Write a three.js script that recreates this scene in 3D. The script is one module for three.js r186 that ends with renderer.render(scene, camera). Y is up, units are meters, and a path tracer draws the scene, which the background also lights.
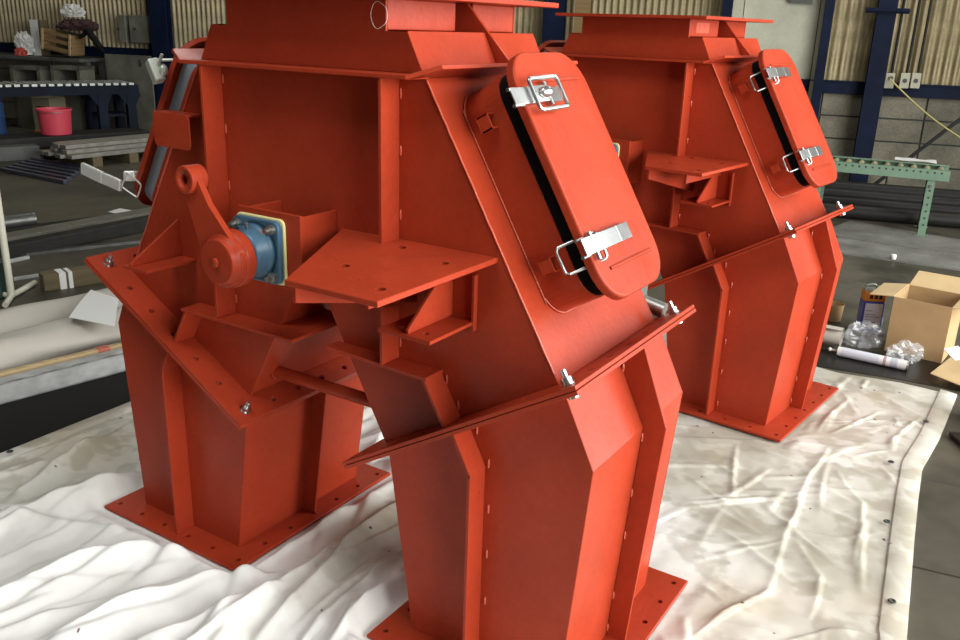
import * as THREE from 'three';
import { mergeGeometries } from 'three/addons/utils/BufferGeometryUtils.js';
import { RoundedBoxGeometry } from 'three/addons/geometries/RoundedBoxGeometry.js';
import { RectAreaLightUniformsLib } from 'three/addons/lights/RectAreaLightUniformsLib.js';
import { ImprovedNoise } from 'three/addons/math/ImprovedNoise.js';

// ---------------------------------------------------------------- camera, sky, exposure
const scene = new THREE.Scene();
const D2R = Math.PI / 180;
const FOCAL = 873;                                   // pixels, for a 960 x 640 frame
const camera = new THREE.PerspectiveCamera(2 * Math.atan(320 / FOCAL) / D2R, 1.5, 0.05, 100);
camera.position.set(0, 1.5, 0);
camera.rotation.set(-18.608 * D2R, 0, 1.853 * D2R, 'YXZ');
camera.updateMatrixWorld(true);
scene.background = new THREE.Color().setRGB(0.99, 1.0, 0.99);   // bright overcast sky, enters through the openings of the hall
scene.backgroundIntensity = 2.0;
RectAreaLightUniformsLib.init();
const SKY_COLOR = new THREE.Color().setRGB(0.99, 1.0, 0.99), OPENING_LIGHT = 6.0;   // daylight standing in the doorway and the added roof openings (placed with those openings)
function daylight(name, at, target, w, h) { const l = new THREE.RectAreaLight(SKY_COLOR, OPENING_LIGHT, w, h); l.name = name; l.position.copy(at); l.lookAt(target); scene.add(l); }
const renderer = new THREE.WebGLRenderer({ antialias: true });
renderer.toneMapping = THREE.LinearToneMapping;
renderer.toneMappingExposure = 1.18;
renderer.shadowMap.enabled = true;

// ---------------------------------------------------------------- helpers
const V3 = (x, y, z) => new THREE.Vector3(x, y, z);
const perlin = new ImprovedNoise();
let seedState = 12345;
const rnd = () => { seedState = (seedState * 1664525 + 1013904223) >>> 0; return seedState / 4294967296; };
const rr = (a, b) => a + (b - a) * rnd();
const smooth = (a, b, x) => { const t = Math.min(1, Math.max(0, (x - a) / (b - a))); return t * t * (3 - 2 * t); };
// a pixel of the photograph is a direction; the distance comes from the plane that the thing touches
function pixelRay(x, y) { return V3(x - 480, 320 - y, -FOCAL).applyQuaternion(camera.quaternion); }
function onLevel(x, y, h = 0) { const r = pixelRay(x, y), t = (h - 1.5) / r.y; return V3(0, 1.5, 0).addScaledVector(r, t); }
function onPlane(x, y, p, n) { const r = pixelRay(x, y), t = V3().copy(p).sub(camera.position).dot(n) / r.dot(n); return V3().copy(camera.position).addScaledVector(r, t); }

function flat(g) {
  g = g.index ? g.toNonIndexed() : g;
  for (const k of Object.keys(g.attributes)) if (!['position', 'normal', 'uv'].includes(k)) g.deleteAttribute(k);
  if (!g.attributes.normal) g.computeVertexNormals();
  if (!g.attributes.uv) g.setAttribute('uv', new THREE.BufferAttribute(new Float32Array(g.attributes.position.count * 2), 2));
  return g;
}
function xf(g, m) {
  g = flat(g); g.applyMatrix4(m);
  if (m.determinant() < 0) for (const a of Object.values(g.attributes)) {
    const n = a.itemSize;
    for (let i = 0; i < a.count; i += 3) for (let k = 0; k < n; k++) { const p = (i + 1) * n + k, q = (i + 2) * n + k, t = a.array[p]; a.array[p] = a.array[q]; a.array[q] = t; }
  }
  return g;
}
const MIRROR = new THREE.Matrix4().makeScale(-1, 1, 1);
const mir = (g) => Array.isArray(g) ? g.map((q) => mir(q)) : xf(g.clone(), MIRROR);
function metreUV(g) {                                 // box-projected texture coordinates in metres
  const p = g.attributes.position, uv = g.attributes.uv, a = V3(), b = V3(), c = V3(), n = V3(), e = V3();
  for (let i = 0; i < p.count; i += 3) {
    a.fromBufferAttribute(p, i); b.fromBufferAttribute(p, i + 1); c.fromBufferAttribute(p, i + 2);
    n.copy(b).sub(a).cross(e.copy(c).sub(a));
    const X = Math.abs(n.x), Y = Math.abs(n.y), Z = Math.abs(n.z);
    [a, b, c].forEach((v, k) => uv.setXY(i + k, ...(X >= Y && X >= Z ? [v.z, v.y] : Y >= Z ? [v.x, v.z] : [v.x, v.y])));
  }
  return g;
}
function merged(geos) { geos = (Array.isArray(geos) ? geos : [geos]).map(flat); return metreUV(geos.length > 1 ? mergeGeometries(geos) : geos[0]); }
const names = new Map();
function numbered(name) { const n = names.get(name) ?? 0; names.set(name, n + 1); return n ? name + '_' + String(n).padStart(3, '0') : name; }
function mesh(name, geos, mat, parent, label) {
  const m = new THREE.Mesh(merged(geos), mat); m.name = name; m.castShadow = m.receiveShadow = true;
  if (label) m.userData.label = label;
  if (name === 'weld_bead') m.userData.kind = 'stuff';
  parent.add(m); return m;
}
function tag(o, label, category, group) { o.userData.label = label; o.userData.category = category; if (group) o.userData.group = group; return o; }
function single(name, geos, mat, label, category, group) { return tag(mesh(numbered(name), geos, mat, scene), label, category, group); }
function thing(name, label, category, pos = [0, 0, 0], turn = 0, group) {
  const o = new THREE.Group(); o.name = numbered(name); o.position.set(...pos); o.rotation.y = turn; scene.add(o); return tag(o, label, category, group);
}
function struct(name, geos, mat, pos = [0, 0, 0], turn = 0) {
  const o = mesh(name, geos, mat, scene); o.position.set(...pos); o.rotation.y = turn; o.userData.kind = 'structure'; return o;
}
function shapeOf(pts, holes = []) {
  const s = new THREE.Shape(pts.map(([x, y]) => new THREE.Vector2(x, y)));
  for (const [x, y, r] of holes) { const h = new THREE.Path(); h.absarc(x, y, r, 0, Math.PI * 2, true); s.holes.push(h); }
  return s;
}
function roundRect(x0, x1, y0, y1, r, n = 6) {
  const p = [];
  for (const [cx, cy, a] of [[x1 - r, y1 - r, 0], [x0 + r, y1 - r, 90], [x0 + r, y0 + r, 180], [x1 - r, y0 + r, 270]])
    for (let i = 0; i <= n; i++) { const t = (a + 90 * i / n) * D2R; p.push([cx + r * Math.cos(t), cy + r * Math.sin(t)]); }
  return p;
}
// a plate cut to an outline: origin o, in-plane axes U and V, thickness t along U x V
function plate(o, U, V, pts, t, { holes = [], bev = 0.0012, seg = 1, ring = null } = {}) {
  const s = shapeOf(pts, holes);
  for (const q of ring ? (Array.isArray(ring[0][0]) ? ring : [ring]) : []) s.holes.push(new THREE.Path(q.map(([x, y]) => new THREE.Vector2(x, y)).reverse()));
  const g = new THREE.ExtrudeGeometry(s, { depth: t - 2 * bev, bevelEnabled: bev > 0, bevelSize: bev, bevelThickness: bev, bevelOffset: -bev, bevelSegments: seg, curveSegments: 10 });
  g.translate(0, 0, bev);
  const u = V3(...U).normalize(), v = V3(...V).normalize(), n = V3().crossVectors(u, v);
  return xf(g, new THREE.Matrix4().makeBasis(u, v, n).setPosition(...o));
}
const plateXY = (pts, z0, z1, opt) => plate([0, 0, z0], [1, 0, 0], [0, 1, 0], pts, z1 - z0, opt);          // faces z
const plateYZ = (pts, x0, x1, opt) => plate([x0, 0, 0], [0, 1, 0], [0, 0, 1], pts, x1 - x0, opt);          // pts (y, z), faces x
const plateXZ = (pts, y0, y1, opt) => plate([0, y0, 0], [0, 0, 1], [1, 0, 0], pts.map(([x, z]) => [z, x]), y1 - y0, { ...opt, holes: (opt?.holes ?? []).map(([x, z, r]) => [z, x, r]) });
function box(x0, x1, y0, y1, z0, z1, r = 0) {
  const w = x1 - x0, h = y1 - y0, d = z1 - z0;
  const g = r ? new RoundedBoxGeometry(w, h, d, 2, r) : new THREE.BoxGeometry(w, h, d);
  return flat(g.translate((x0 + x1) / 2, (y0 + y1) / 2, (z0 + z1) / 2));
}
function rod(a, b, r, seg = 16, r2 = r, open = false) {
  const A = V3(...a), B = V3(...b), d = B.clone().sub(A), g = new THREE.CylinderGeometry(r2, r, d.length(), seg, 1, open);
  g.applyQuaternion(new THREE.Quaternion().setFromUnitVectors(V3(0, 1, 0), d.normalize()));
  return flat(g.translate((A.x + B.x) / 2, (A.y + B.y) / 2, (A.z + B.z) / 2));
}
function wire(pts, r, closed = false, tension = 0.1, n = 0, seg = 8) {
  const c = new THREE.CatmullRomCurve3(pts.map((p) => V3(...p)), closed, 'catmullrom', tension);
  return flat(new THREE.TubeGeometry(c, n || pts.length * 6, r, seg, closed));
}
function roundLoop(c, e1, e2, w, h, r) {              // centre, two unit axes, full sizes, corner radius
  return roundRect(-w / 2, w / 2, -h / 2, h / 2, r, 3).map(([x, y]) => [c[0] + e1[0] * x + e2[0] * y, c[1] + e1[1] * x + e2[1] * y, c[2] + e1[2] * x + e2[2] * y]);
}
function bar(a, b, w, h, up = [0, 1, 0], r = 0) {      // rectangular bar from a to b
  const A = V3(...a), B = V3(...b), d = B.clone().sub(A), L = d.length(); d.normalize();
  const s = V3().crossVectors(V3(...up), d).normalize(), u = V3().crossVectors(d, s);
  const g = r ? new RoundedBoxGeometry(w, h, L, 2, r) : new THREE.BoxGeometry(w, h, L);
  return xf(g, new THREE.Matrix4().makeBasis(s, u, d).setPosition(A.add(B).multiplyScalar(0.5)));
}
function blob(c, sx, sy, sz, detail = 0) { const g = new THREE.IcosahedronGeometry(1, detail); g.scale(sx, sy, sz).translate(...c); return flat(g); }
function lathe(pts, seg = 28) { return flat(new THREE.LatheGeometry(pts.map(([x, y]) => new THREE.Vector2(x, y)), seg)); }

// ---------------------------------------------------------------- procedural textures (grain, stains, wear)
function fbm(x, y, per, oct, seed) {
  let s = 0, a = 0.5, f = per;
  for (let o = 0; o < oct; o++) {                     // tileable value noise
    const X = x * f, Y = y * f, xi = Math.floor(X), yi = Math.floor(Y), u = X - xi, v = Y - yi, su = u * u * (3 - 2 * u), sv = v * v * (3 - 2 * v);
    const h = (i, j) => { let n = (((i % f) + f) % f) * 374761393 + (((j % f) + f) % f) * 668265263 + (seed + o) * 982451653; n = (n ^ (n >>> 13)) * 1274126177; return (((n ^ (n >>> 16)) >>> 0) % 100003) / 100003; };
    s += a * ((h(xi, yi) * (1 - su) + h(xi + 1, yi) * su) * (1 - sv) + (h(xi, yi + 1) * (1 - su) + h(xi + 1, yi + 1) * su) * sv);
    a *= 0.5; f *= 2;
  }
  return s / (1 - Math.pow(0.5, oct));
}
function texture(n, m, fn, rep = [1, 1], srgb = true) {
  const d = new Uint8Array(n * m * 4);
  for (let j = 0; j < m; j++) for (let i = 0; i < n; i++) { const c = fn(i / n, j / m, i, j); for (let k = 0; k < 3; k++) d[(j * n + i) * 4 + k] = Math.max(0, Math.min(255, c[k])); d[(j * n + i) * 4 + 3] = 255; }
  const t = new THREE.DataTexture(d, n, m); t.wrapS = t.wrapT = THREE.RepeatWrapping; t.repeat.set(...rep); t.magFilter = THREE.LinearFilter; t.minFilter = THREE.LinearMipmapLinearFilter; t.generateMipmaps = true;
  if (srgb) t.colorSpace = THREE.SRGBColorSpace; t.needsUpdate = true; return t;
}
const grey = (v) => [v, v, v];
const paintTex = texture(512, 512, (u, v) => { const a = fbm(u, v, 6, 4, 3), b = fbm(u, v, 90, 2, 9); const k = 236 + 18 * (a - 0.5) * 2 + 8 * (b - 0.5) * 2; return [k, k * 0.995, k * 0.99]; }, [1.1, 1.1]);
const paintRough = texture(256, 256, (u, v) => grey(170 + 70 * (fbm(u, v, 8, 4, 21) - 0.5) * 2), [1.3, 1.3], false);
const fineBump = texture(256, 256, (u, v) => grey(128 + 110 * (fbm(u, v, 32, 3, 5) - 0.5) * 2), [4, 4], false);
const grainTex = texture(512, 512, (u, v) => grey(205 + 60 * (fbm(u, v, 5, 5, 31) - 0.5) * 2 + 25 * (fbm(u, v, 80, 2, 7) - 0.5)), [1, 1]);
const metalTex = texture(256, 256, (u, v) => grey(225 + 40 * (fbm(u, v, 12, 4, 41) - 0.5) * 2), [2, 2]);
const woodTex = texture(512, 256, (u, v) => { const g = fbm(u, v, 4, 3, 51), l = Math.sin((v * 60 + g * 9)) * 0.5 + 0.5; return [215 + 30 * l * g, 205 + 32 * l * g, 190 + 35 * l * g]; }, [1, 2]);
const floorTex = texture(1024, 1024, (u, v) => {
  const a = fbm(u, v, 4, 6, 61), b = fbm(u, v, 11, 4, 67), c = fbm(u, v, 120, 2, 71);
  let k = 150 + 110 * (a - 0.5) + 16 * (c - 0.5); if (b > 0.6) k -= 190 * (b - 0.6); 
  return [k, k * 0.985, k * 0.93];
}, [0.22, 0.22]);
const floorRough = texture(512, 512, (u, v) => grey(150 + 110 * (fbm(u, v, 6, 5, 81) - 0.5) * 2), [0.3, 0.3], false);
const blockTex = texture(512, 512, (u, v) => { const k = 195 + 70 * (fbm(u, v, 5, 5, 91) - 0.5) + 40 * (fbm(u, v, 70, 2, 93) - 0.5); return [k, k * 0.98, k * 0.92]; }, [1.1, 1.1]);
const cardTex = texture(256, 256, (u, v) => { const k = 232 + 1.5 * Math.sin(u * 256 * 0.8) + 24 * (fbm(u, v, 6, 4, 95) - 0.5); return grey(k); }, [2, 2]);

const dull = (rgb, roughness, spec, extra = {}) => new THREE.MeshPhysicalMaterial({ color: new THREE.Color().setRGB(...rgb), roughness, specularIntensity: spec, side: THREE.DoubleSide, ...extra });
const std = (rgb, roughness, metalness = 0, extra = {}) => new THREE.MeshStandardMaterial({ color: new THREE.Color().setRGB(...rgb), roughness, metalness, side: THREE.DoubleSide, ...extra });
const M = {
  red: new THREE.MeshPhysicalMaterial({ color: new THREE.Color().setRGB(0.40, 0.0465, 0.0180), roughness: 0.56, specularIntensity: 0.30, map: paintTex, roughnessMap: paintRough, bumpMap: fineBump, bumpScale: 0.0004, side: THREE.DoubleSide }),
  weld: std([0.60, 0.11, 0.06], 0.3, 0, { map: paintTex }),  // same red paint made paler, its sheen put into the colour
  zinc: std([0.66, 0.67, 0.66], 0.30, 1, { map: metalTex }),
  zincDull: std([0.50, 0.52, 0.48], 0.42, 1, { map: metalTex }),
  steelDark: std([0.055, 0.055, 0.055], 0.45, 0.4),
  gasketBlack: dull([0.004, 0.004, 0.004], 0.8, 0.15),
  gasketGrey: std([0.22, 0.25, 0.28], 0.6),
  bearingBlue: std([0.055, 0.14, 0.22], 0.42, 0, { map: paintTex }),
  gasketYellow: std([0.72, 0.66, 0.30], 0.7),
  chalk: std([0.72, 0.60, 0.54], 0.95),
  navy: dull([0.008, 0.016, 0.050], 0.6, 0.3, { map: grainTex }),
  benchBlue: dull([0.008, 0.015, 0.034], 0.6, 0.3, { map: grainTex }),
  cream: std([0.62, 0.60, 0.45], 0.55, 0, { map: paintTex }),
  creamDoor: std([0.60, 0.60, 0.46], 0.5, 0, { map: paintTex }),
  sheet: std([0.60, 0.49, 0.27], 0.5, 0, { map: grainTex }),
  block: std([0.42, 0.40, 0.34], 0.95, 0, { map: blockTex }),
  block2: std([0.37, 0.355, 0.30], 0.95, 0, { map: blockTex }),
  mortar: std([0.12, 0.12, 0.11], 1, 0, { map: grainTex }),
  floor: dull([0.27, 0.25, 0.20], 1.0, 0.45, { map: floorTex, roughnessMap: floorRough }),
  wallPlain: std([0.30, 0.29, 0.25], 0.9, 0, { map: grainTex }),
  ceiling: std([0.30, 0.30, 0.28], 0.9, 0, { map: grainTex }),
  greyPaint: std([0.13, 0.135, 0.12], 0.55, 0, { map: grainTex }),
  greyBox: std([0.22, 0.215, 0.165], 0.55, 0, { map: grainTex }),
  green: std([0.17, 0.27, 0.185], 0.5, 0, { map: paintTex }),
  greenDark: std([0.02, 0.06, 0.045], 0.5),
  roller: std([0.42, 0.40, 0.24], 0.5, 0, { map: metalTex }),
  pink: std([0.66, 0.065, 0.10], 0.5),
  wood: std([0.34, 0.235, 0.115], 0.75, 0, { map: woodTex }),
  woodPale: std([0.62, 0.50, 0.30], 0.7, 0, { map: woodTex }),
  woodDull: std([0.17, 0.145, 0.085], 0.85, 0, { map: woodTex }),
  card: std([0.50, 0.33, 0.155], 0.9, 0, { map: cardTex }),
  cardIn: std([0.64, 0.47, 0.24], 0.9, 0, { map: cardTex }),
  white: std([0.74, 0.74, 0.71], 0.8),
  whitePaint: std([0.66, 0.64, 0.52], 0.5),
  alu: std([0.60, 0.61, 0.59], 0.42, 0.35, { map: metalTex }),
  vinyl: std([0.46, 0.43, 0.37], 0.6, 0),
  pipeDark: dull([0.020, 0.019, 0.016], 0.5, 0.5, { map: metalTex }),
  pipeGrey: std([0.16, 0.16, 0.15], 0.4, 0.8, { map: metalTex }),
  barSteel: std([0.36, 0.35, 0.30], 0.5, 0.5, { map: metalTex }),
  barBlue: std([0.16, 0.17, 0.24], 0.25, 0.7, { map: metalTex }),
  black: dull([0.010, 0.0095, 0.008], 0.75, 0.25),
  blackSheet: dull([0.014, 0.013, 0.011], 0.32, 0.5, { map: grainTex }),
  floorPlate: std([0.26, 0.255, 0.225], 0.7, 0, { map: grainTex }),
  canBlue: std([0.05, 0.09, 0.42], 0.35),
  canOrange: std([0.75, 0.28, 0.04], 0.4),
  cordYellow: std([0.60, 0.55, 0.20], 0.6),
  redPlain: std([0.42, 0.06, 0.045], 0.6),
  brownCloth: std([0.05, 0.02, 0.02], 0.9),
  plasticBag: new THREE.MeshPhysicalMaterial({ color: new THREE.Color().setRGB(0.80, 0.80, 0.76), roughness: 0.35, transmission: 0.35, thickness: 0, side: THREE.DoubleSide }),
  clear: new THREE.MeshPhysicalMaterial({ color: new THREE.Color().setRGB(0.95, 0.96, 0.96), roughness: 0.12, transmission: 0.88, thickness: 0, side: THREE.DoubleSide }),
};

// ---------------------------------------------------------------- the hall: floor, walls, roof, openings
const WALL_TURN = -18 * D2R, WX = V3(Math.cos(WALL_TURN), 0, -Math.sin(WALL_TURN)), WZ = V3(Math.sin(WALL_TURN), 0, Math.cos(WALL_TURN));
const wallPoint = V3(4.431, 0, -9.318);              // foot of the back wall, seen right of the conveyor leg
const BACK = wallPoint.dot(WZ), RIGHT = 4.3, LEFT = -15, FRONT = 6.5, TOP = 6.2;
const hallPos = (u, y, w) => V3(0, y, 0).addScaledVector(WX, u).addScaledVector(WZ, w);
const onWall = (x, y, off = 0) => { const p = onPlane(x, y, V3().copy(wallPoint).addScaledVector(WZ, off), WZ); return [p.dot(WX), p.y]; };
struct('floor', box(LEFT - 0.3, RIGHT + 0.3, -0.25, 0, BACK - 0.3, FRONT + 0.3), M.floor, [0, 0, 0], WALL_TURN);
// roof with unseen openings added to brighten cloth, front faces and wall (u, w ranges)
const addedSkylights = [[-2.7, -0.1, -1.0, 1.6], [0.4, 2.6, -9.8, -8.2], [-7.2, -4.8, -9.8, -8.6]];
const rectLoop = ([a, b, c, d]) => [[c, a], [d, a], [d, b], [c, b]];
struct('ceiling', plateXZ([[LEFT - 0.3, BACK - 0.3], [RIGHT + 0.3, BACK - 0.3], [RIGHT + 0.3, FRONT + 0.3], [LEFT - 0.3, FRONT + 0.3]], TOP, TOP + 0.2, { bev: 0, ring: addedSkylights.map(rectLoop) }), M.ceiling, [0, 0, 0], WALL_TURN);
struct('wall_left', box(LEFT - 0.2, LEFT, 0, TOP, BACK - 0.3, FRONT + 0.3), M.wallPlain, [0, 0, 0], WALL_TURN);
struct('wall_front', box(LEFT - 0.2, RIGHT + 0.3, 0, TOP, FRONT, FRONT + 0.2), M.wallPlain, [0, 0, 0], WALL_TURN);
// the right wall has the wide loading doorway through which the daylight falls on the machines
const D0 = -6.2, D1 = 3.2, DH = 4.6;
struct('wall_right', [box(RIGHT, RIGHT + 0.2, 0, TOP, BACK - 0.3, D0), box(RIGHT, RIGHT + 0.2, 0, TOP, D1, FRONT), box(RIGHT, RIGHT + 0.2, DH, TOP, D0, D1)], M.wallPlain, [0, 0, 0], WALL_TURN);
struct('ground_outside', box(RIGHT + 0.2, RIGHT + 25, -0.25, -0.02, -20, 20), M.wallPlain, [0, 0, 0], WALL_TURN);
daylight('doorway_daylight', hallPos(RIGHT - 0.01, DH / 2, (D0 + D1) / 2), hallPos(RIGHT - 3, DH / 2, (D0 + D1) / 2), D1 - D0, DH);
for (const [a, b, c, d] of addedSkylights) { const p = hallPos((a + b) / 2, TOP - 0.01, (c + d) / 2), l = new THREE.RectAreaLight(SKY_COLOR, OPENING_LIGHT, b - a, d - c); l.name = 'added_skylight_fill'; l.position.copy(p); l.rotation.order = 'YXZ'; l.rotation.set(-Math.PI / 2, WALL_TURN, 0); scene.add(l); }  // one fill light in each added roof opening
// back wall: backing, concrete panels, steel rail, corrugated sheets, columns
const railY0 = onWall(900, 96)[1], railY1 = onWall(900, 83)[1];
const wallBack = struct('wall_back', box(LEFT - 0.2, RIGHT + 0.2, 0, TOP, -0.25, -0.02), M.mortar, [BACK * WZ.x, 0, BACK * WZ.z], WALL_TURN);
{
  const rows = 4, ch = railY0 / rows, cw = 1.02, j = 0.008, u0 = onWall(926, 110)[0];
  for (let r = 0; r < rows; r++) for (let k = -18; k < 4; k++) {
    const a = u0 + (k + (r === 0 ? -0.25 : 0)) * cw, b = a + cw; if (a < LEFT || b > RIGHT) continue;
    mesh('wall_panel', box(a + j, b - j, r * ch + j, (r + 1) * ch - j, -0.03, 0 + rr(-0.004, 0.004), 0.006), (k * 7 + r * 3) % 3 ? M.block : M.block2, wallBack);
  }
  mesh('wall_rail', [box(LEFT, RIGHT, railY0, railY1, -0.02, 0.10), box(LEFT, RIGHT, railY1 - 0.012, railY1, 0.10, 0.13)], M.navy, wallBack, 'navy steel rail under the corrugated sheets');
  function corrugated(u0, u1, y0, y1, period, amp, z, name, mat) {
    const n = Math.round((u1 - u0) / period) * 8, pos = [], idx = [];
    for (let i = 0; i <= n; i++) { const u = u0 + (u1 - u0) * i / n, c = Math.cos(2 * Math.PI * i / 8), w = z + amp * Math.max(-0.75, Math.min(0.75, c * 1.2)); pos.push(u, y0, w, u, y1, w); if (i) { const k = 2 * i; idx.push(k - 2, k, k - 1, k, k + 1, k - 1); } }
    const g = new THREE.BufferGeometry(); g.setAttribute('position', new THREE.Float32BufferAttribute(pos, 3)); g.setIndex(idx); g.computeVertexNormals();
    return mesh(name, g, mat, wallBack);
  }
  const cuts = [LEFT, onWall(150, 20)[0], onWall(553, 10)[0], onWall(733, 10)[0]];
  for (let i = 0; i < 3; i++) corrugated(cuts[i] + 0.02, cuts[i + 1] - 0.02, railY1, TOP, 0.075, 0.018, 0.02, 'corrugated_sheet', M.sheet);
  corrugated(onWall(826, 30)[0], onWall(880, 30)[0], railY1, TOP, 0.10, 0.02, 0.02, 'corrugated_sheet', M.sheet);
  corrugated(onWall(880, 30)[0], RIGHT, railY1, TOP, 0.094, 0.026, 0.02, 'corrugated_sheet', M.sheet);
}
function column(name, xTop, yTop, w, d, label, off) {      // steel H-column standing before the back wall
  const [u] = onWall(xTop, yTop, off), p = hallPos(u, 0, BACK + off);
  const t = thing(name, label, 'column', [p.x, 0, p.z], WALL_TURN, undefined);
  mesh('flange', box(-w / 2, w / 2, 0, TOP, 0, 0.014), M.navy, t);
  mesh('flange', box(-w / 2, w / 2, 0, TOP, -d, -d + 0.014), M.navy, t);
  mesh('web', box(-0.006, 0.006, 0, TOP, -d + 0.014, 0), M.navy, t);
  return t;
}
const colA = column('steel_column', 873, 95, 0.175, 0.12, 'navy steel column behind the green roller conveyor', 0.26);
mesh('bracket', [box(-0.2, 0.2, 1.74, 1.79, 0.014, 0.05), box(-0.2, 0.2, 1.76, 1.77, 0.05, 0.12)], M.navy, colA);
column('steel_column', 822, 60, 0.09, 0.1, 'slim navy steel post right of the cream door', 0.24);
column('steel_column', 553, 25, 0.24, 0.1, 'navy steel column seen between the two chute hoods', 0.24);
column('steel_column', 160, 40, 0.26, 0.1, 'navy steel column beside the two grey switch boxes', 0.24);
column('steel_column', 727, 10, 0.10, 0.1, 'slim navy steel post left of the cream door', 0.24);
// personnel door
{
  const u0 = onWall(743, 20, 0.06)[0], u1 = onWall(818, 20, 0.06)[0], yT = onWall(780, 5, 0.06)[1];
  const d = mesh('door_1', [box(u0, u1, 0, yT, 0.02, 0.06), box(u0, u1, yT, yT + 0.36, 0.02, 0.05)], M.creamDoor, scene); d.userData.kind = 'structure';
  d.position.set(BACK * WZ.x, 0, BACK * WZ.z); d.rotation.y = WALL_TURN;
  mesh('door_frame', [box(u0 - 0.12, u0 - 0.008, 0, TOP - 3, 0.0, 0.12), box(u1 + 0.008, u1 + 0.10, 0, TOP - 3, 0.0, 0.12), box(u0 - 0.12, u1 + 0.1, yT + 0.37, yT + 0.45, 0, 0.12)], M.cream, d);
  mesh('door_closer', [box(u1 - 0.30, u1 - 0.08, yT + 0.02, yT + 0.075, 0.06, 0.12), box(u1 - 0.42, u1 - 0.30, yT + 0.06, yT + 0.07, 0.07, 0.09)], M.greyPaint, d);
  mesh('door_handle', rod([u0 + 0.08, 0.98, 0.06], [u0 + 0.08, 0.98, 0.12], 0.03), M.zincDull, d);
}

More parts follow.
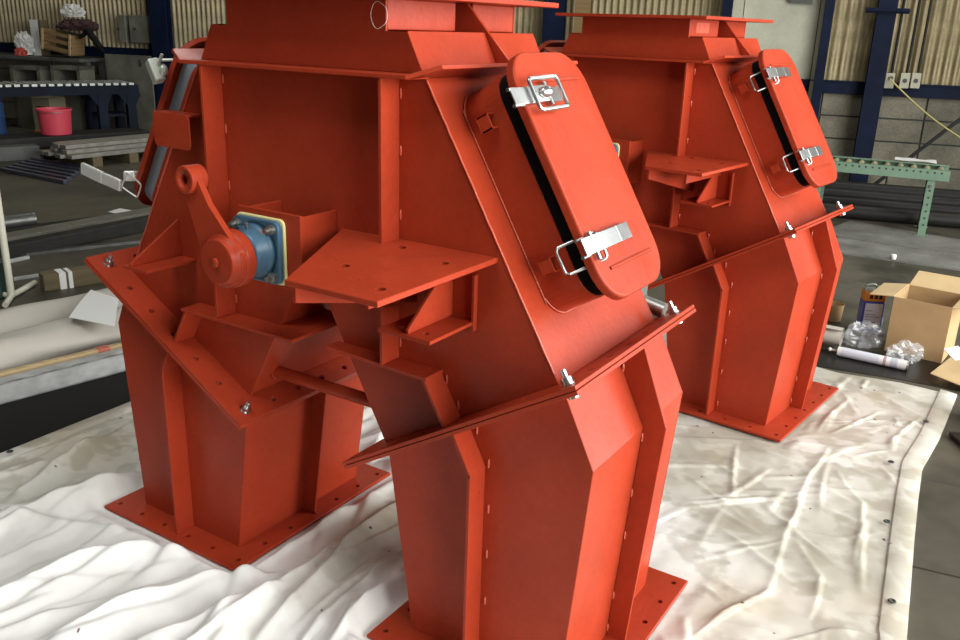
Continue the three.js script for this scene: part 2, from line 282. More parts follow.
// ---------------------------------------------------------------- the two-way chute (local axes: x across the legs, z out of the lever side)
const A = 30.4 * D2R, CA = Math.cos(A), SA = Math.sin(A);
const ZF = 0.27, ZB = -0.255, T = 0.006;
const TURN1 = -32.244 * D2R, POS1 = [-0.275, 0, -2.276];
let hookedLatch;
const chute = thing('diverter_chute', 'red-primed steel two-way chute with blue bearing and lever arm facing out', 'chute', POS1, TURN1, 'red-primed chutes on the tarpaulin');
{
  const P = (name, geos, mat = M.red, label) => mesh(name, geos, mat, chute, label);
  // upper body: trouser-shaped front and back plates
  const trousers = [[-0.344, 1.395], [0.344, 1.395], [0.693, 0.800], [0.233, 0.530], [0, 0.955], [-0.233, 0.530], [-0.693, 0.800]];
  P('front_plate', plateXY(trousers, ZF - T, ZF)); P('back_plate', plateXY(trousers, ZB, ZB + T));
  const both = (name, g, mat, label) => [P(name, g, mat, label), P(name, mir(g), mat, label)];
  // sloped side panel, inner panel, in the side frame (s down the slope, N outward)
  const SU = [SA, -CA, 0], SV = [0, 0, -1], SO = [0.344, 1.395, 0], SLEN = 0.69;
  const side = (pts, h0, h1, opt) => plate([SO[0] + CA * h0, SO[1] + SA * h0, 0], SU, SV, pts, h1 - h0, opt);      // pts (s, -z)
  const sidePoint = (s, z, h) => [SO[0] + SA * s + CA * h, SO[1] - CA * s + SA * h, z];
  const rect = (a, b, c, d) => [[a, c], [b, c], [b, d], [a, d]];
  for (const q of both('side_panel', side(rect(0, SLEN, -ZF + 0.001, -ZB - 0.001), -0.0075, -0.001))) {
    const seam = []; for (let s = 0.006; s < SLEN - 0.006; s += 0.02) seam.push(sidePoint(s, ZF + 0.001 + 0.0012 * perlin.noise(s * 60, 1, 2), 0.0005 + 0.0012 * perlin.noise(s * 50, 5, 2)));
    const g = wire(seam, 0.0026, false, 0.5, 120, 6); mesh('weld_bead', q === chute.children[chute.children.length - 1] ? mir(g) : g, M.weld, q);
  }
  { const g = plate([0, 0.955, 0], [0.481, -0.877, 0], [0, 0, -1], rect(0.0, 0.478, -ZF + 0.006, -ZB - 0.006), 0.006, {}); both('inner_panel', g); }
  // flanges across each leg
  const FO = [0.173, 0.495], FL = 0.695, FZ0 = -0.305, FZ1 = 0.36;
  const holes = []; for (let i = 0; i < 7; i++) holes.push([0.045 + i * 0.1, -0.317, 0.008]), holes.push([0.045 + i * 0.1, 0.268, 0.008]);
  for (let i = 1; i < 6; i++) { const z = -0.317 + i * 0.098; holes.push([0.045 - 0.012, z, 0.008], [FL - 0.038, z, 0.008]); }
  const flange = (d0, d1) => plate([FO[0] + SA * d0, FO[1] - CA * d0, 0], [CA, SA, 0], [0, 0, -1], rect(0, FL, -FZ1, -FZ0), d0 - d1, { holes, bev: 0.001 });
  both('upper_flange', flange(0.009, 0.0)); both('lower_flange', flange(0.0197, 0.0107));
  const onFlange = (u, z, h) => [FO[0] + CA * u - SA * h, FO[1] + SA * u + CA * h, z];
  function bolt(u, z, flip) {
    const hex = (h0, h1, r) => rod(onFlange(u, z, h0), onFlange(u, z, h1), r, 6), round = (h0, h1, r) => rod(onFlange(u, z, h0), onFlange(u, z, h1), r, 14);
    const g = [round(0, 0.003, 0.014), hex(0.003, 0.015, 0.0125), round(0.015, 0.030, 0.0062), round(0.030, 0.032, 0.0052), hex(-0.0295, -0.0197, 0.0125), round(-0.022, -0.0197, 0.0145)];
    P('bolt', flip ? g.map((q) => mir(q)) : g, M.zinc, 'zinc plated bolt with nut');
  }
  bolt(0.657, 0.317); bolt(0.657, -0.262); bolt(0.650, 0.317, true); bolt(0.035, 0.317, true);
  // lower legs: a short slanted throat turning into a slightly tapered shaft
  const fb = (x) => 0.495 + (x - 0.173) * SA / CA - 0.0225;                 // underside of the flanges
  const BY = 0.024, OT = [0.708, fb(0.708)], EL = [0.787, 0.625], OB = [0.742, BY], IB = [0.318, BY], IT = [0.243, fb(0.243)];
  const legPlate = [OT, EL, OB, IB, IT];
  both('leg_front_plate', plateXY(legPlate, ZF - T, ZF)); both('leg_back_plate', plateXY(legPlate, ZB, ZB + T));
  function strip(p, q, inset, name) {       // panel between the plates along an edge p-q; its outer face lies on the edge
    const dx = q[0] - p[0], dy = q[1] - p[1], L = Math.hypot(dx, dy);
    return both(name, plate([p[0], p[1], 0], [dx / L, dy / L, 0], [0, 0, -1], rect(0, L, -ZF + 0.001, -ZB - 0.001), 0.005, { bev: 0.0006 }).translate(-dy / L * inset, dx / L * inset, 0));
  }
  strip(OT, EL, -0.0055, 'leg_outer_panel'); strip(EL, OB, -0.0055, 'leg_outer_panel'); strip(IT, IB, 0.0005, 'leg_inner_panel');
  // base plates with bolt holes
  { const h = []; for (let i = 0; i < 6; i++) h.push([0.27 + i * 0.107, 0.318, 0.009], [0.27 + i * 0.107, -0.31, 0.009]); for (let i = 1; i < 6; i++) h.push([0.27, 0.318 - i * 0.105, 0.009], [0.805, 0.318 - i * 0.105, 0.009]);
    both('base_plate', plateXZ([[0.239, -0.345], [0.835, -0.345], [0.835, 0.355], [0.239, 0.355]], 0.013, 0.0245, { holes: h, bev: 0.0015 })); }
  // leg ribs
  const beads = (pts, k = 1) => mergeGeometries(pts.map((p) => blob(p, 0.0035 * k, 0.014 * k, 0.0035 * k)));
  { const out = 0.062, tk = 0.0045;
    const bent = [[0.478, fb(0.478)], [0.527, 0.558], [0.527, BY]];
    const g = [];
    for (let i = 0; i < 2; i++) { const [p, q] = [bent[i], bent[i + 1]], dx = q[0] - p[0], dy = q[1] - p[1], L = Math.hypot(dx, dy); g.push(plate([p[0] - tk * -dy / L, p[1] - tk * dx / L, ZF], [dx / L, dy / L, 0], [0, 0, 1], rect(0, L + (i ? 0 : 0.003), 0, out), 0.009, {}).translate(0, 0, 0)); }
    const w = beads([[0.535, 0.45, ZF], [0.535, 0.33, ZF], [0.535, 0.2, ZF], [0.535, 0.06, ZF], [0.531, 0.565, ZF], [0.497, 0.64, ZF]]);
    const [r1, r2] = both('leg_rib', g); mesh('weld_bead', w, M.weld, r1); mesh('weld_bead', mir(w), M.weld, r2);
    // rib on the outer side of the leg
    const so = [[OT[0] - 0.002, OT[1]], [EL[0], EL[1]], [OB[0], OB[1]], [OB[0] + 0.052, BY], [EL[0] + 0.055, EL[1] + 0.012], [OT[0] + 0.062, fb(OT[0] + 0.062)]];
    const [s1, s2] = both('leg_side_rib', plateXY(so, -0.0045, 0.0045)); const w2 = beads([[0.787, 0.60, 0.006], [0.775, 0.45, 0.006], [0.768, 0.33, 0.006], [0.753, 0.15, 0.006], [0.745, 0.05, 0.006], [0.725, 0.76, 0.006]]);
    mesh('weld_bead', w2, M.weld, s1); mesh('weld_bead', mir(w2), M.weld, s2);
    both('leg_side_rib', plateXY([[0.262, fb(0.262)], [IB[0], BY], [IB[0] - 0.05, BY], [0.2, fb(0.2)]], -0.0045, 0.0045)); }
  // upper ribs on the front plate
  { const g = plateYZ([[0.762, ZF], [1.393, ZF], [1.393, 0.332], [0.762, 0.332]], 0.2675, 0.2765), w = beads([[0.2795, 1.36, ZF], [0.2795, 1.24, ZF], [0.2795, 1.10, ZF], [0.2795, 0.80, ZF]]);
    const r1 = P('front_rib', g), r2 = P('front_rib', g.clone().translate(-0.544, 0, 0)); mesh('weld_bead', w, M.weld, r1); mesh('weld_bead', w.clone().translate(-0.544, 0, 0), M.weld, r2); }
  // belts: a horizontal bar on each leg that turns down to the flange
  { const by = 0.757, fy = (x) => 0.495 + (x - 0.173) * SA / CA;
    P('belt_bar', plateXZ([[0.088, ZF], [0.088, 0.315], [0.40, 0.335], [0.40, ZF]], by - 0.0045, by + 0.0045));
    P('belt_bar', plateXZ([[-0.41, ZF], [-0.41, 0.335], [-0.003, 0.335], [-0.003, 0.10], [-0.115, 0.10], [-0.115, ZF]], by - 0.0045, by + 0.0045));
    const d = plate([0.396, by, ZF], [0.5, -0.866, 0], [0, 0, 1], [[0, 0], [0.121, 0], [0.121, 0.065], [0, 0.065]], 0.009, {});
    const w = beads([[0.412, 0.74, ZF], [0.445, 0.685, ZF]]);
    const [a, b] = both('belt_leg', d); mesh('weld_bead', w, M.weld, a); mesh('weld_bead', mir(w), M.weld, b); }
  // cover ledges at the top of the body
  P('front_ledge', plateXZ([[-0.352, ZF], [0.352, ZF], [0.342, 0.335], [-0.342, 0.335]], 1.393, 1.402));
  P('back_ledge', plateXZ([[-0.344, ZB], [0.344, ZB], [0.344, -0.31], [-0.344, -0.31]], 1.393, 1.402));
  both('side_ledge', plate([0.342, 1.393, 0], [0.945, 0.327, 0], [0, 0, -1], [[0, -0.335], [0.07, -0.30], [0.07, 0.295], [0, 0.31]], 0.009, {}));
  // hood: stepped flare, neck, pads, gussets, top flange
  const hood = [[-0.338, 1.402], [0.338, 1.402], [0.297, 1.484], [0.24, 1.484], [0.24, 1.549], [-0.24, 1.549], [-0.24, 1.484], [-0.297, 1.484]];
  P('hood_front_plate', plateXY(hood, ZF - T, ZF)); P('hood_back_plate', plateXY(hood, ZB, ZB + T));
  { const p = [0.338, 1.402], q = [0.297, 1.484], dx = q[0] - p[0], dy = q[1] - p[1], L = Math.hypot(dx, dy);
    const g = plate([p[0] - 0.0055, p[1], 0], [dx / L, dy / L, 0], [0, 0, 1], rect(0, L, ZB + 0.002, ZF - 0.002), 0.005, {});
    both('hood_slope', g);
    both('hood_step', plateXZ([[0.17, ZB + 0.002], [0.296, ZB + 0.002], [0.296, ZF - 0.002], [0.17, ZF - 0.002]], 1.4785, 1.4835));
    both('neck_side', plateYZ([[1.484, ZB + 0.004], [1.549, ZB + 0.004], [1.549, ZF - 0.004], [1.484, ZF - 0.004]], 0.165, 0.171));
    both('neck_pad', box(0.171, 0.2395, 1.486, 1.549, 0.012, ZF - 0.007, 0.003)); both('neck_pad', box(0.171, 0.2395, 1.486, 1.549, ZB + 0.007, -0.060, 0.003));
    both('hood_gusset', plateXY([[0.171, 1.549], [0.245, 1.549], [0.372, 1.418], [0.338, 1.404], [0.299, 1.484], [0.171, 1.484]], -0.035, -0.026)); }
  P('top_flange', plateXZ([[-0.333, -0.315], [0.333, -0.315], [0.333, 0.332], [-0.333, 0.332]], 1.549, 1.561, { bev: 0.0015 }));
  { const oval = []; for (let i = 0; i < 24; i++) { const t = i / 24 * Math.PI * 2; oval.push([0.222 + 0.022 * Math.cos(t), 1.515 + 0.026 * Math.sin(t) * (1 + 0.1 * Math.cos(3 * t)), ZF + 0.0003]); }
    P('chalk_mark', wire(oval, 0.0008, true, 0.5, 48, 5), M.chalk, 'white chalk oval drawn on the neck'); }
  // inspection doors: collar, gasket, lid with two toggle latches on each sloped side
  { const z0 = -0.085, z1 = 0.19, s0 = 0.045, s1 = 0.562;
    const outer = (e) => roundRect(s0 - e, s1 + e, -z1 - e, -z0 + e, 0.065 + e, 7);
    const collar = side(outer(0), 0, 0.096, { ring: outer(-0.006), bev: 0.0008 });
    const gasket = side(outer(-0.004), 0.096, 0.138, { ring: outer(-0.03), bev: 0.003, seg: 2 });
    const lidG = [side(outer(0.020), 0.140, 0.156, { bev: 0.006, seg: 4 }), side(outer(0.02), 0.135, 0.146, { ring: outer(0.014), bev: 0.0008 })];
    const collarWeld = wire(outer(0.002).map(([s, q]) => sidePoint(s, -q, 0.002)), 0.0019, true, 0.5, 160, 6);
    const ridge = (s) => wire([sidePoint(s, 0.155, 0.1555), sidePoint(s, 0.05, 0.157), sidePoint(s, -0.06, 0.1555)], 0.0042, false, 0.5, 12, 8);
    const keeper = (s) => [side(rect(s - 0.017, s + 0.017, -0.216, -z1 + 0.01), 0.036, 0.039), side(rect(s - 0.017, s + 0.017, -0.216, -0.212), 0.039, 0.068), side(rect(s - 0.017, s - 0.014, -0.216, -z1 + 0.01), 0.039, 0.068), side(rect(s + 0.014, s + 0.017, -0.216, -z1 + 0.01), 0.039, 0.068)];
    const loopFrom = (s, zA, hA, zB, hB, w, r = 0.0036) => { const dz = zB - zA, dh = hB - hA, L = Math.hypot(dz, dh), c = sidePoint(s, (zA + zB) / 2, (hA + hB) / 2), e1 = [SA, -CA, 0], e2 = [CA * dh / L, SA * dh / L, dz / L]; return wire(roundLoop(c, e1, e2, w, L, 0.01), r, true, 0.4, 64, 8); };
    const handle = (s, zs, hs, w) => { // bent strap along z with raised edges
      const g = []; for (let i = 0; i + 1 < zs.length; i++) { const a = sidePoint(s, zs[i], hs[i]), b = sidePoint(s, zs[i + 1], hs[i + 1]); g.push(bar(a, b, w, 0.0035, [CA, SA, 0], 0.0015)); for (const e of [-1, 1]) { const o = e * (w / 2 - 0.0012); g.push(bar([a[0] + SA * o - CA * 0.004, a[1] - CA * o - SA * 0.004, a[2]], [b[0] + SA * o - CA * 0.004, b[1] - CA * o - SA * 0.004, b[2]], 0.0024, 0.010, [CA, SA, 0])); } } return g; };
    const closed = (s) => [side(rect(s - 0.019, s + 0.019, -0.205, -0.12), 0.156, 0.160), ...handle(s, [0.246, 0.17, 0.09, 0.03], [0.168, 0.172, 0.172, 0.170], 0.036), loopFrom(s + 0.008, 0.224, 0.094, 0.165, 0.166, 0.060), rod(sidePoint(s - 0.026, 0.195, 0.164), sidePoint(s + 0.034, 0.195, 0.164), 0.005), rod(sidePoint(s - 0.018, 0.252, 0.160), sidePoint(s - 0.018, 0.222, 0.160), 0.004), rod(sidePoint(s + 0.018, 0.252, 0.160), sidePoint(s + 0.018, 0.222, 0.160), 0.004)];
    const swung = (s) => [side(rect(s - 0.017, s + 0.017, -0.125, -0.055), 0.156, 0.160), ...handle(s, [0.258, 0.20, 0.13], [0.162, 0.166, 0.170], 0.036), rod(sidePoint(s - 0.026, 0.12, 0.166), sidePoint(s + 0.026, 0.12, 0.166), 0.005), loopFrom(s + 0.004, 0.196, 0.176, 0.088, 0.182, 0.068, 0.0045), blob(sidePoint(s, 0.140, 0.174), 0.013, 0.013, 0.022, 2), rod(sidePoint(s - 0.017, 0.262, 0.160), sidePoint(s - 0.017, 0.225, 0.160), 0.004), rod(sidePoint(s + 0.017, 0.262, 0.160), sidePoint(s + 0.017, 0.225, 0.160), 0.004)];
    mesh('weld_bead', collarWeld, M.weld, P('door_collar', collar)); P('keeper', keeper(0.132)); P('keeper', keeper(0.457)); P('door_gasket', gasket, M.gasketBlack, 'black rubber gasket');
    hookedLatch = merged(closed(0.128)); const lid = P('inspection_door', lidG); mesh('stiffening_bead', ridge(0.092), M.red, lid); mesh('stiffening_bead', ridge(0.512), M.red, lid);
    mesh('toggle_latch', swung(0.125), M.zinc, lid, 'zinc toggle latch with its wire loop folded over the lid'); mesh('toggle_latch', closed(0.452), M.zinc, lid, 'zinc toggle latch hooked to the collar');
    mesh('weld_bead', mir(collarWeld), M.weld, P('door_collar', mir(collar))); P('keeper', keeper(0.132).map((q) => mir(q))); P('keeper', keeper(0.457).map((q) => mir(q))); P('door_gasket', mir(gasket), M.gasketGrey, 'light grey gasket');
    const lid2 = P('inspection_door', lidG.map((q) => mir(q))); mesh('stiffening_bead', mir(ridge(0.092)), M.red, lid2); mesh('stiffening_bead', mir(ridge(0.512)), M.red, lid2);
        // the lower latch on this side hangs open: loop hooked on the collar, handle thrown outwards
    const B = (x, y, z) => { const p = onPlane(x, y, V3(0, 0, z).applyEuler(new THREE.Euler(0, TURN1, 0)).add(V3(...POS1)), V3(0, 0, 1).applyEuler(new THREE.Euler(0, TURN1, 0))); return p.sub(V3(...POS1)).applyEuler(new THREE.Euler(0, -TURN1, 0)).toArray(); };
    const h0 = B(121, 186, 0.235), h1 = B(103, 178, 0.235), h2 = B(82, 168, 0.235), l1 = B(128, 173, 0.235), l2 = B(141, 185, 0.22), l3 = B(137, 197, 0.22), l4 = B(122, 186.5, 0.235);
    mesh('toggle_latch', [bar(B(151, 60, 0.235), B(160, 82, 0.235), 0.03, 0.034, [1, 0, 0.3], 0.006), blob(B(163, 70, 0.23), 0.013, 0.016, 0.012, 2), bar(B(158, 66, 0.24), B(162, 54, 0.24), 0.006, 0.006), rod(B(158, 60, 0.23), B(176, 60, 0.2), 0.004)], std([0.62, 0.66, 0.58], 0.4, 0.5), lid2, 'zinc toggle latch closed on the lid');
    mesh('toggle_latch', [bar(h0, h1, 0.012, 0.034, [0.3, 1, 0], 0.004), bar(h1, h2, 0.012, 0.036, [0.3, 1, 0], 0.004), wire([l4, l1, l2, l3], 0.0026, true, 0.15, 48), bar(B(129, 176, 0.225), B(133, 176, 0.19), 0.034, 0.03, [0, 1, 0], 0.006)], std([0.72, 0.72, 0.68], 0.35, 0.4), lid2, 'zinc toggle latch hanging open'); }
  // motor shelf with gussets, and the small lugs below
  P('mounting_shelf', plateXZ([[0.11, ZF], [0.535, ZF], [0.533, 0.662], [0.313, 0.662], [0.118, 0.285]], 1.033, 1.045, { holes: [[0.335, 0.52, 0.012], [0.49, 0.60, 0.012], [0.33, 0.33, 0.012], [0.475, 0.38, 0.012]], bev: 0.0015 }));
  P('shelf_gusset', plateYZ([[1.032, ZF], [1.032, 0.648], [0.998, 0.648], [0.905, ZF]], 0.318, 0.326));
  P('shelf_gusset', plateYZ([[1.032, ZF], [1.032, 0.565], [0.985, 0.565], [0.985, ZF]], 0.424, 0.432));
  P('shelf_gusset', plateYZ([[1.032, ZF], [1.032, 0.42], [1.01, 0.42], [0.985, ZF]], 0.20, 0.208));
  P('lug_plate', plateXZ([[0.35, ZF], [0.485, ZF], [0.485, 0.44], [0.35, 0.44]], 0.888, 0.896, { holes: [[0.385, 0.405, 0.009], [0.45, 0.405, 0.009]] }));
  P('lug_gusset', plateYZ([[0.896, ZF], [1.03, ZF], [0.905, 0.43], [0.896, 0.43]], 0.416, 0.424)); P('lug_gusset', plateYZ([[0.875, ZF], [1.0, ZF], [1.0, 0.283], [0.875, 0.283]], 0.480, 0.488));
  P('lug_plate', plateXZ([[-0.505, ZF], [-0.41, ZF], [-0.41, 0.43], [-0.505, 0.43]], 0.876, 0.884)); P('lug_gusset', plateYZ([[0.884, ZF], [0.985, ZF], [0.893, 0.43], [0.884, 0.43]], -0.478, -0.470));
  // guard plate bent out beside the left rib
  P('guard_plate', [plateXY(roundRect(-0.478, -0.341, 1.183, 1.27, 0.014, 4), 0.315, 0.319), box(-0.478, -0.341, 1.264, 1.270, ZF, 0.318, 0.001)]);
  // stay pipe between the legs, air cylinder end at the back
  P('stay_pipe', [rod([-0.205, 0.588, 0.2], [0.205, 0.588, 0.2], 0.017, 20), rod([-0.208, 0.588, 0.2], [-0.198, 0.588, 0.2], 0.022, 20)]);
  P('cylinder_rod', [rod([0.58, 0.838, -0.30], [0.70, 0.815, -0.30], 0.021, 18), rod([0.56, 0.842, -0.30], [0.59, 0.836, -0.30], 0.031, 6)], M.zincDull, 'grey steel cylinder rod end'); P('cylinder_clevis', box(0.50, 0.64, 0.80, 0.90, -0.325, -0.262, 0.004), M.greyPaint, 'dark grey clevis block');
  // shaft bearing on its box bracket, and the lever arm
  P('bearing_bracket', [plateYZ([[0.915, ZF], [1.085, ZF], [1.085, 0.385], [0.92, 0.385]], 0.084, 0.092), plateYZ([[0.915, ZF], [1.085, ZF], [1.085, 0.385], [0.92, 0.385]], -0.092, -0.084), plateXY(rect(-0.097, 0.097, 0.915, 1.09), 0.385, 0.395)]);
  const cx = -0.022, cy = 1.0, sq = (e, z0, z1, r, mat, name, label) => P(name, plateXY(roundRect(cx - e, cx + e, cy - e, cy + e, r, 5), z0, z1, { bev: 0.002 }), mat, label);
  sq(0.077, 0.396, 0.403, 0.016, M.gasketYellow, 'bearing_shim', 'pale yellow shim behind the bearing');
  { const along = (pts) => xf(lathe(pts), new THREE.Matrix4().makeRotationX(Math.PI / 2).setPosition(cx, cy, 0));
    const house = P('bearing_housing', [plateXY(roundRect(cx - 0.073, cx + 0.073, cy - 0.073, cy + 0.073, 0.018, 5), 0.4035, 0.418, { bev: 0.003, seg: 2 }), along([[0.0, 0.418], [0.066, 0.418], [0.060, 0.428], [0.055, 0.432], [0.053, 0.445], [0.049, 0.452], [0.047, 0.466], [0.0, 0.468]])], M.bearingBlue, 'blue four-bolt flange bearing');
    for (const [a, b] of [[-1, -1], [-1, 1], [1, -1], [1, 1]]) { const x = cx + a * 0.055, y = cy + b * 0.055; mesh('bolt', [rod([x, y, 0.418], [x, y, 0.428], 0.012, 6), rod([x, y, 0.428], [x, y, 0.442], 0.0065, 12)], M.zincDull, house); mesh('housing_rib', bar([cx + a * 0.035, cy + b * 0.035, 0.423], [cx + a * 0.05, cy + b * 0.05, 0.42], 0.01, 0.012, [0, 0, 1]), M.bearingBlue, house); }
    mesh('grease_nipple', rod([cx, cy + 0.05, 0.44], [cx + 0.004, cy + 0.068, 0.446], 0.004, 8), M.zincDull, house);
    const hx = cx - 0.010, hy = cy - 0.009, ex = -0.128, ey = 1.160, k = Math.atan2(ey - hy, ex - hx);
    const pt = (x, y, r, a) => [x + r * Math.cos(a), y + r * Math.sin(a)], out = [];
    for (let i = 0; i <= 12; i++) out.push(pt(hx, hy, 0.062, k + 1.75 + (2 * Math.PI - 3.5) * i / 12));
    out.push(pt(hx + 0.62 * (ex - hx) + 0.03 * Math.sin(k), hy + 0.62 * (ey - hy) - 0.03 * Math.cos(k), 0.0, 0));
    for (let i = 0; i <= 10; i++) out.push(pt(ex, ey, 0.031, k - 1.9 + 3.8 * i / 10));
    const boss = (x, y, pts) => xf(lathe(pts, 32), new THREE.Matrix4().makeRotationX(Math.PI / 2).setPosition(x, y, 0));
    P('lever_arm', [plateXY(out, 0.492, 0.508, { holes: [[ex, ey, 0.012]], bev: 0.002, seg: 2 }), boss(hx, hy, [[0, 0.466], [0.064, 0.466], [0.066, 0.47], [0.066, 0.488], [0.064, 0.492], [0.060, 0.494], [0.060, 0.508], [0.052, 0.511], [0.052, 0.522], [0.048, 0.526], [0, 0.526]]), boss(hx, hy, [[0, 0.526], [0.012, 0.526], [0.010, 0.533], [0, 0.534]]), boss(ex, ey, [[0.012, 0.474], [0.030, 0.474], [0.031, 0.477], [0.031, 0.516], [0.028, 0.519], [0.012, 0.519], [0.012, 0.474]])], M.red); }
}
// the second chute is the same machine, set down further back
const chute2 = chute.clone(); chute2.name = numbered('diverter_chute'); scene.add(chute2);
chute2.position.set(0.735, 0, -3.846); chute2.rotation.y = (-32.244 - 6.071) * D2R;
chute2.userData = { label: 'red-primed steel two-way chute between the other chute and the open cardboard box', category: 'chute', group: 'red-primed chutes on the tarpaulin' };
{ const l = chute2.children.find((c) => c.name === 'inspection_door').children.find((c) => c.name === 'toggle_latch'); l.geometry = hookedLatch; l.userData = { label: 'zinc toggle latch hooked to the collar' }; }
{ const n = mesh('name_plate', [box(0.2393, 0.2408, 1.500, 1.538, 0.10, 0.215), rod([0.2405, 1.522, 0.135], [0.2418, 1.522, 0.135], 0.007, 10), rod([0.2405, 1.522, 0.18], [0.2418, 1.522, 0.18], 0.007, 10)], M.weld, chute2, 'blank name plate seat with two rivets'); }
chute2.remove(...chute2.children.filter((c) => ['chalk_mark', 'cylinder_rod', 'cylinder_clevis'].includes(c.name)));

// ---------------------------------------------------------------- the canvas tarpaulin under the machines
const toLocal = (pos, turn) => (x, z) => { const dx = x - pos[0], dz = z - pos[2], c = Math.cos(turn), s = Math.sin(turn); return [dx * c - dz * s, dx * s + dz * c]; };
const loc1 = toLocal(POS1, TURN1), loc2 = toLocal([0.735, 0, -3.846], (-32.244 - 6.071) * D2R);
function baseGap(x, z) {                              // distance outside the nearest base plate
  let d = 9;
  for (const f of [loc1, loc2]) { const [a, b] = f(x, z); for (const c of [-0.537, 0.537]) { const ex = Math.max(0, Math.abs(a - c) - 0.305), ez = Math.max(0, Math.abs(b - 0.005) - 0.357); d = Math.min(d, Math.hypot(ex, ez)); } }
  return d;
}
const folds = [   // creases traced on the floor: amplitude, width, pixels
  [0.045, 0.030, [[-60, 548], [0, 526], [70, 503], [134, 482]]], [0.050, 0.035, [[-60, 622], [0, 603], [81, 572], [150, 560], [200, 566]]], [0.028, 0.03, [[20, 522], [90, 530], [165, 548]]],
  [0.040, 0.028, [[60, 640], [150, 602], [215, 585], [262, 578]]], [0.030, 0.022, [[190, 650], [250, 612], [300, 575], [335, 545]]], [0.035, 0.024, [[262, 640], [310, 590], [352, 545], [388, 510]]],
  [0.030, 0.02, [[310, 640], [345, 605], [378, 575], [400, 560]]], [0.026, 0.022, [[330, 660], [362, 620], [388, 592]]], [0.03, 0.02, [[350, 512], [300, 540], [262, 566]]], [0.035, 0.03, [[130, 650], [200, 625], [260, 600]]],
  [0.022, 0.018, [[825, 447], [800, 500], [764, 591]]], [0.024, 0.035, [[676, 436], [760, 440], [884, 449]]], [0.030, 0.04, [[842, 388], [820, 405], [805, 425]]],
  [0.018, 0.02, [[690, 640], [722, 612], [770, 590]]], [0.015, 0.015, [[800, 540], [822, 575], [812, 612]]], [0.014, 0.012, [[840, 470], [862, 500], [858, 560]]],
  [0.02, 0.03, [[0, 480], [60, 462], [120, 440]]], [0.025, 0.02, [[20, 490], [70, 462], [128, 428]]], [0.03, 0.03, [[390, 430], [372, 460], [360, 480]]], [0.02, 0.02, [[780, 640], [830, 628], [880, 632]]],
].map(([a, w, p]) => [p[0][0] > 500 ? a * 0.55 : a, p[0][0] > 500 ? w * 0.5 : w * 0.75, p.map(([x, y]) => onLevel(x, y, 0.02))]);
function segDist(x, z, p, q) { const dx = q.x - p.x, dz = q.z - p.z, t = Math.max(0, Math.min(1, ((x - p.x) * dx + (z - p.z) * dz) / (dx * dx + dz * dz))); return [Math.hypot(x - p.x - t * dx, z - p.z - t * dz), t]; }
const creases = [];
function tarpHeight(x, z) {
  const [a, b] = loc1(x, z);
  const wx = a + 0.12 * perlin.noise(a * 2.1, b * 2.1, 4.2), wz = b + 0.12 * perlin.noise(a * 2.3, b * 2.3, 9.1);
  const ridge = (k, l, s) => { const n = perlin.noise(wx * k, wz * l, s); return Math.pow(1 - Math.min(1, Math.abs(n) * 2.2), 2); };
  const calm = 1 - 0.72 * smooth(0.25, 0.8, x);        // the right half lies flatter
  let h = calm * (0.010 * ridge(1.3, 3.2, 1.7) + 0.006 * ridge(3.6, 1.5, 5.3) + 0.013 * (perlin.noise(a * 1.2, b * 1.2, 7.7) + 0.6)) + 0.0025 * (perlin.noise(a * 7, b * 7, 1.1) + 0.5) + 0.0012 * perlin.noise(a * 22, b * 22, 4.1);
  for (const c of creases) {              // short straight wrinkles
    const rx = x - c.x, rz = z - c.z; if (rx > c.r || rx < -c.r || rz > c.r || rz < -c.r) continue;
    const t = rx * c.dx + rz * c.dz, sd = rx * -c.dz + rz * c.dx + c.bend * t * t; if (Math.abs(t) > c.L || sd > 3 * c.w || sd < -c.w * 1.2) continue;
    const f = sd > 0 ? Math.max(0, 1 - sd / (3 * c.w)) : Math.max(0, 1 + sd / (1.2 * c.w)), e = t / c.L;
    h += c.A * f * f * (3 - 2 * f) * (1 - e * e);
  }
  const wob = 0.022 * perlin.noise(a * 3, b * 3, 3.9) + 0.004 * perlin.noise(a * 11, b * 11, 6.4);
  for (const [A0, w, p] of folds) {       // cloth folds: steep on one flank, easing out on the other
    let best = 9, tt = 0, sg = 1; for (let i = 0; i + 1 < p.length; i++) { const [d, t] = segDist(x, z, p[i], p[i + 1]); if (d < best) { best = d; tt = (i + t) / (p.length - 1); sg = Math.sign((p[i + 1].x - p[i].x) * (z - p[i].z) - (p[i + 1].z - p[i].z) * (x - p[i].x)); } }
    if (best < 0.35) { const sd = sg * best + wob; h += A0 * (x < 0.3 ? 1.5 : 1) * (sd > 0 ? Math.exp(-Math.pow(sd / (w * 2.3), 1.3)) : Math.exp(-Math.pow(-sd / (w * 0.8), 1.6))) * (0.3 + 0.7 * Math.sin(Math.PI * Math.min(1, Math.max(0, tt * 0.8 + 0.1)))) * (0.75 + 0.5 * perlin.noise(tt * 4, A0 * 90, 2.2)); }
  }
  const g = baseGap(x, z);
  return Math.min(0.0105, 0.004 + h * 0.2) * (1 - smooth(0.0, 0.05, g)) + (0.004 + h) * smooth(0.0, 0.05, g);
}
const edgeRight = [[905, 640], [909, 590], [913, 540], [917, 500], [921, 470], [938, 440], [956, 396]].map(([x, y]) => onLevel(x, y));
edgeRight.unshift(V3().copy(edgeRight[0]).add(V3(-0.32, 0, 0.85)));
const edgeFar = [V3(-0.15, 0, -5.15), V3(0.7, 0, -4.72), onLevel(838, 373), onLevel(900, 383), edgeRight[edgeRight.length - 1].clone()];
const eL0 = onLevel(0, 457), eL1 = onLevel(130, 405), eDir = V3().copy(eL1).sub(eL0).normalize();
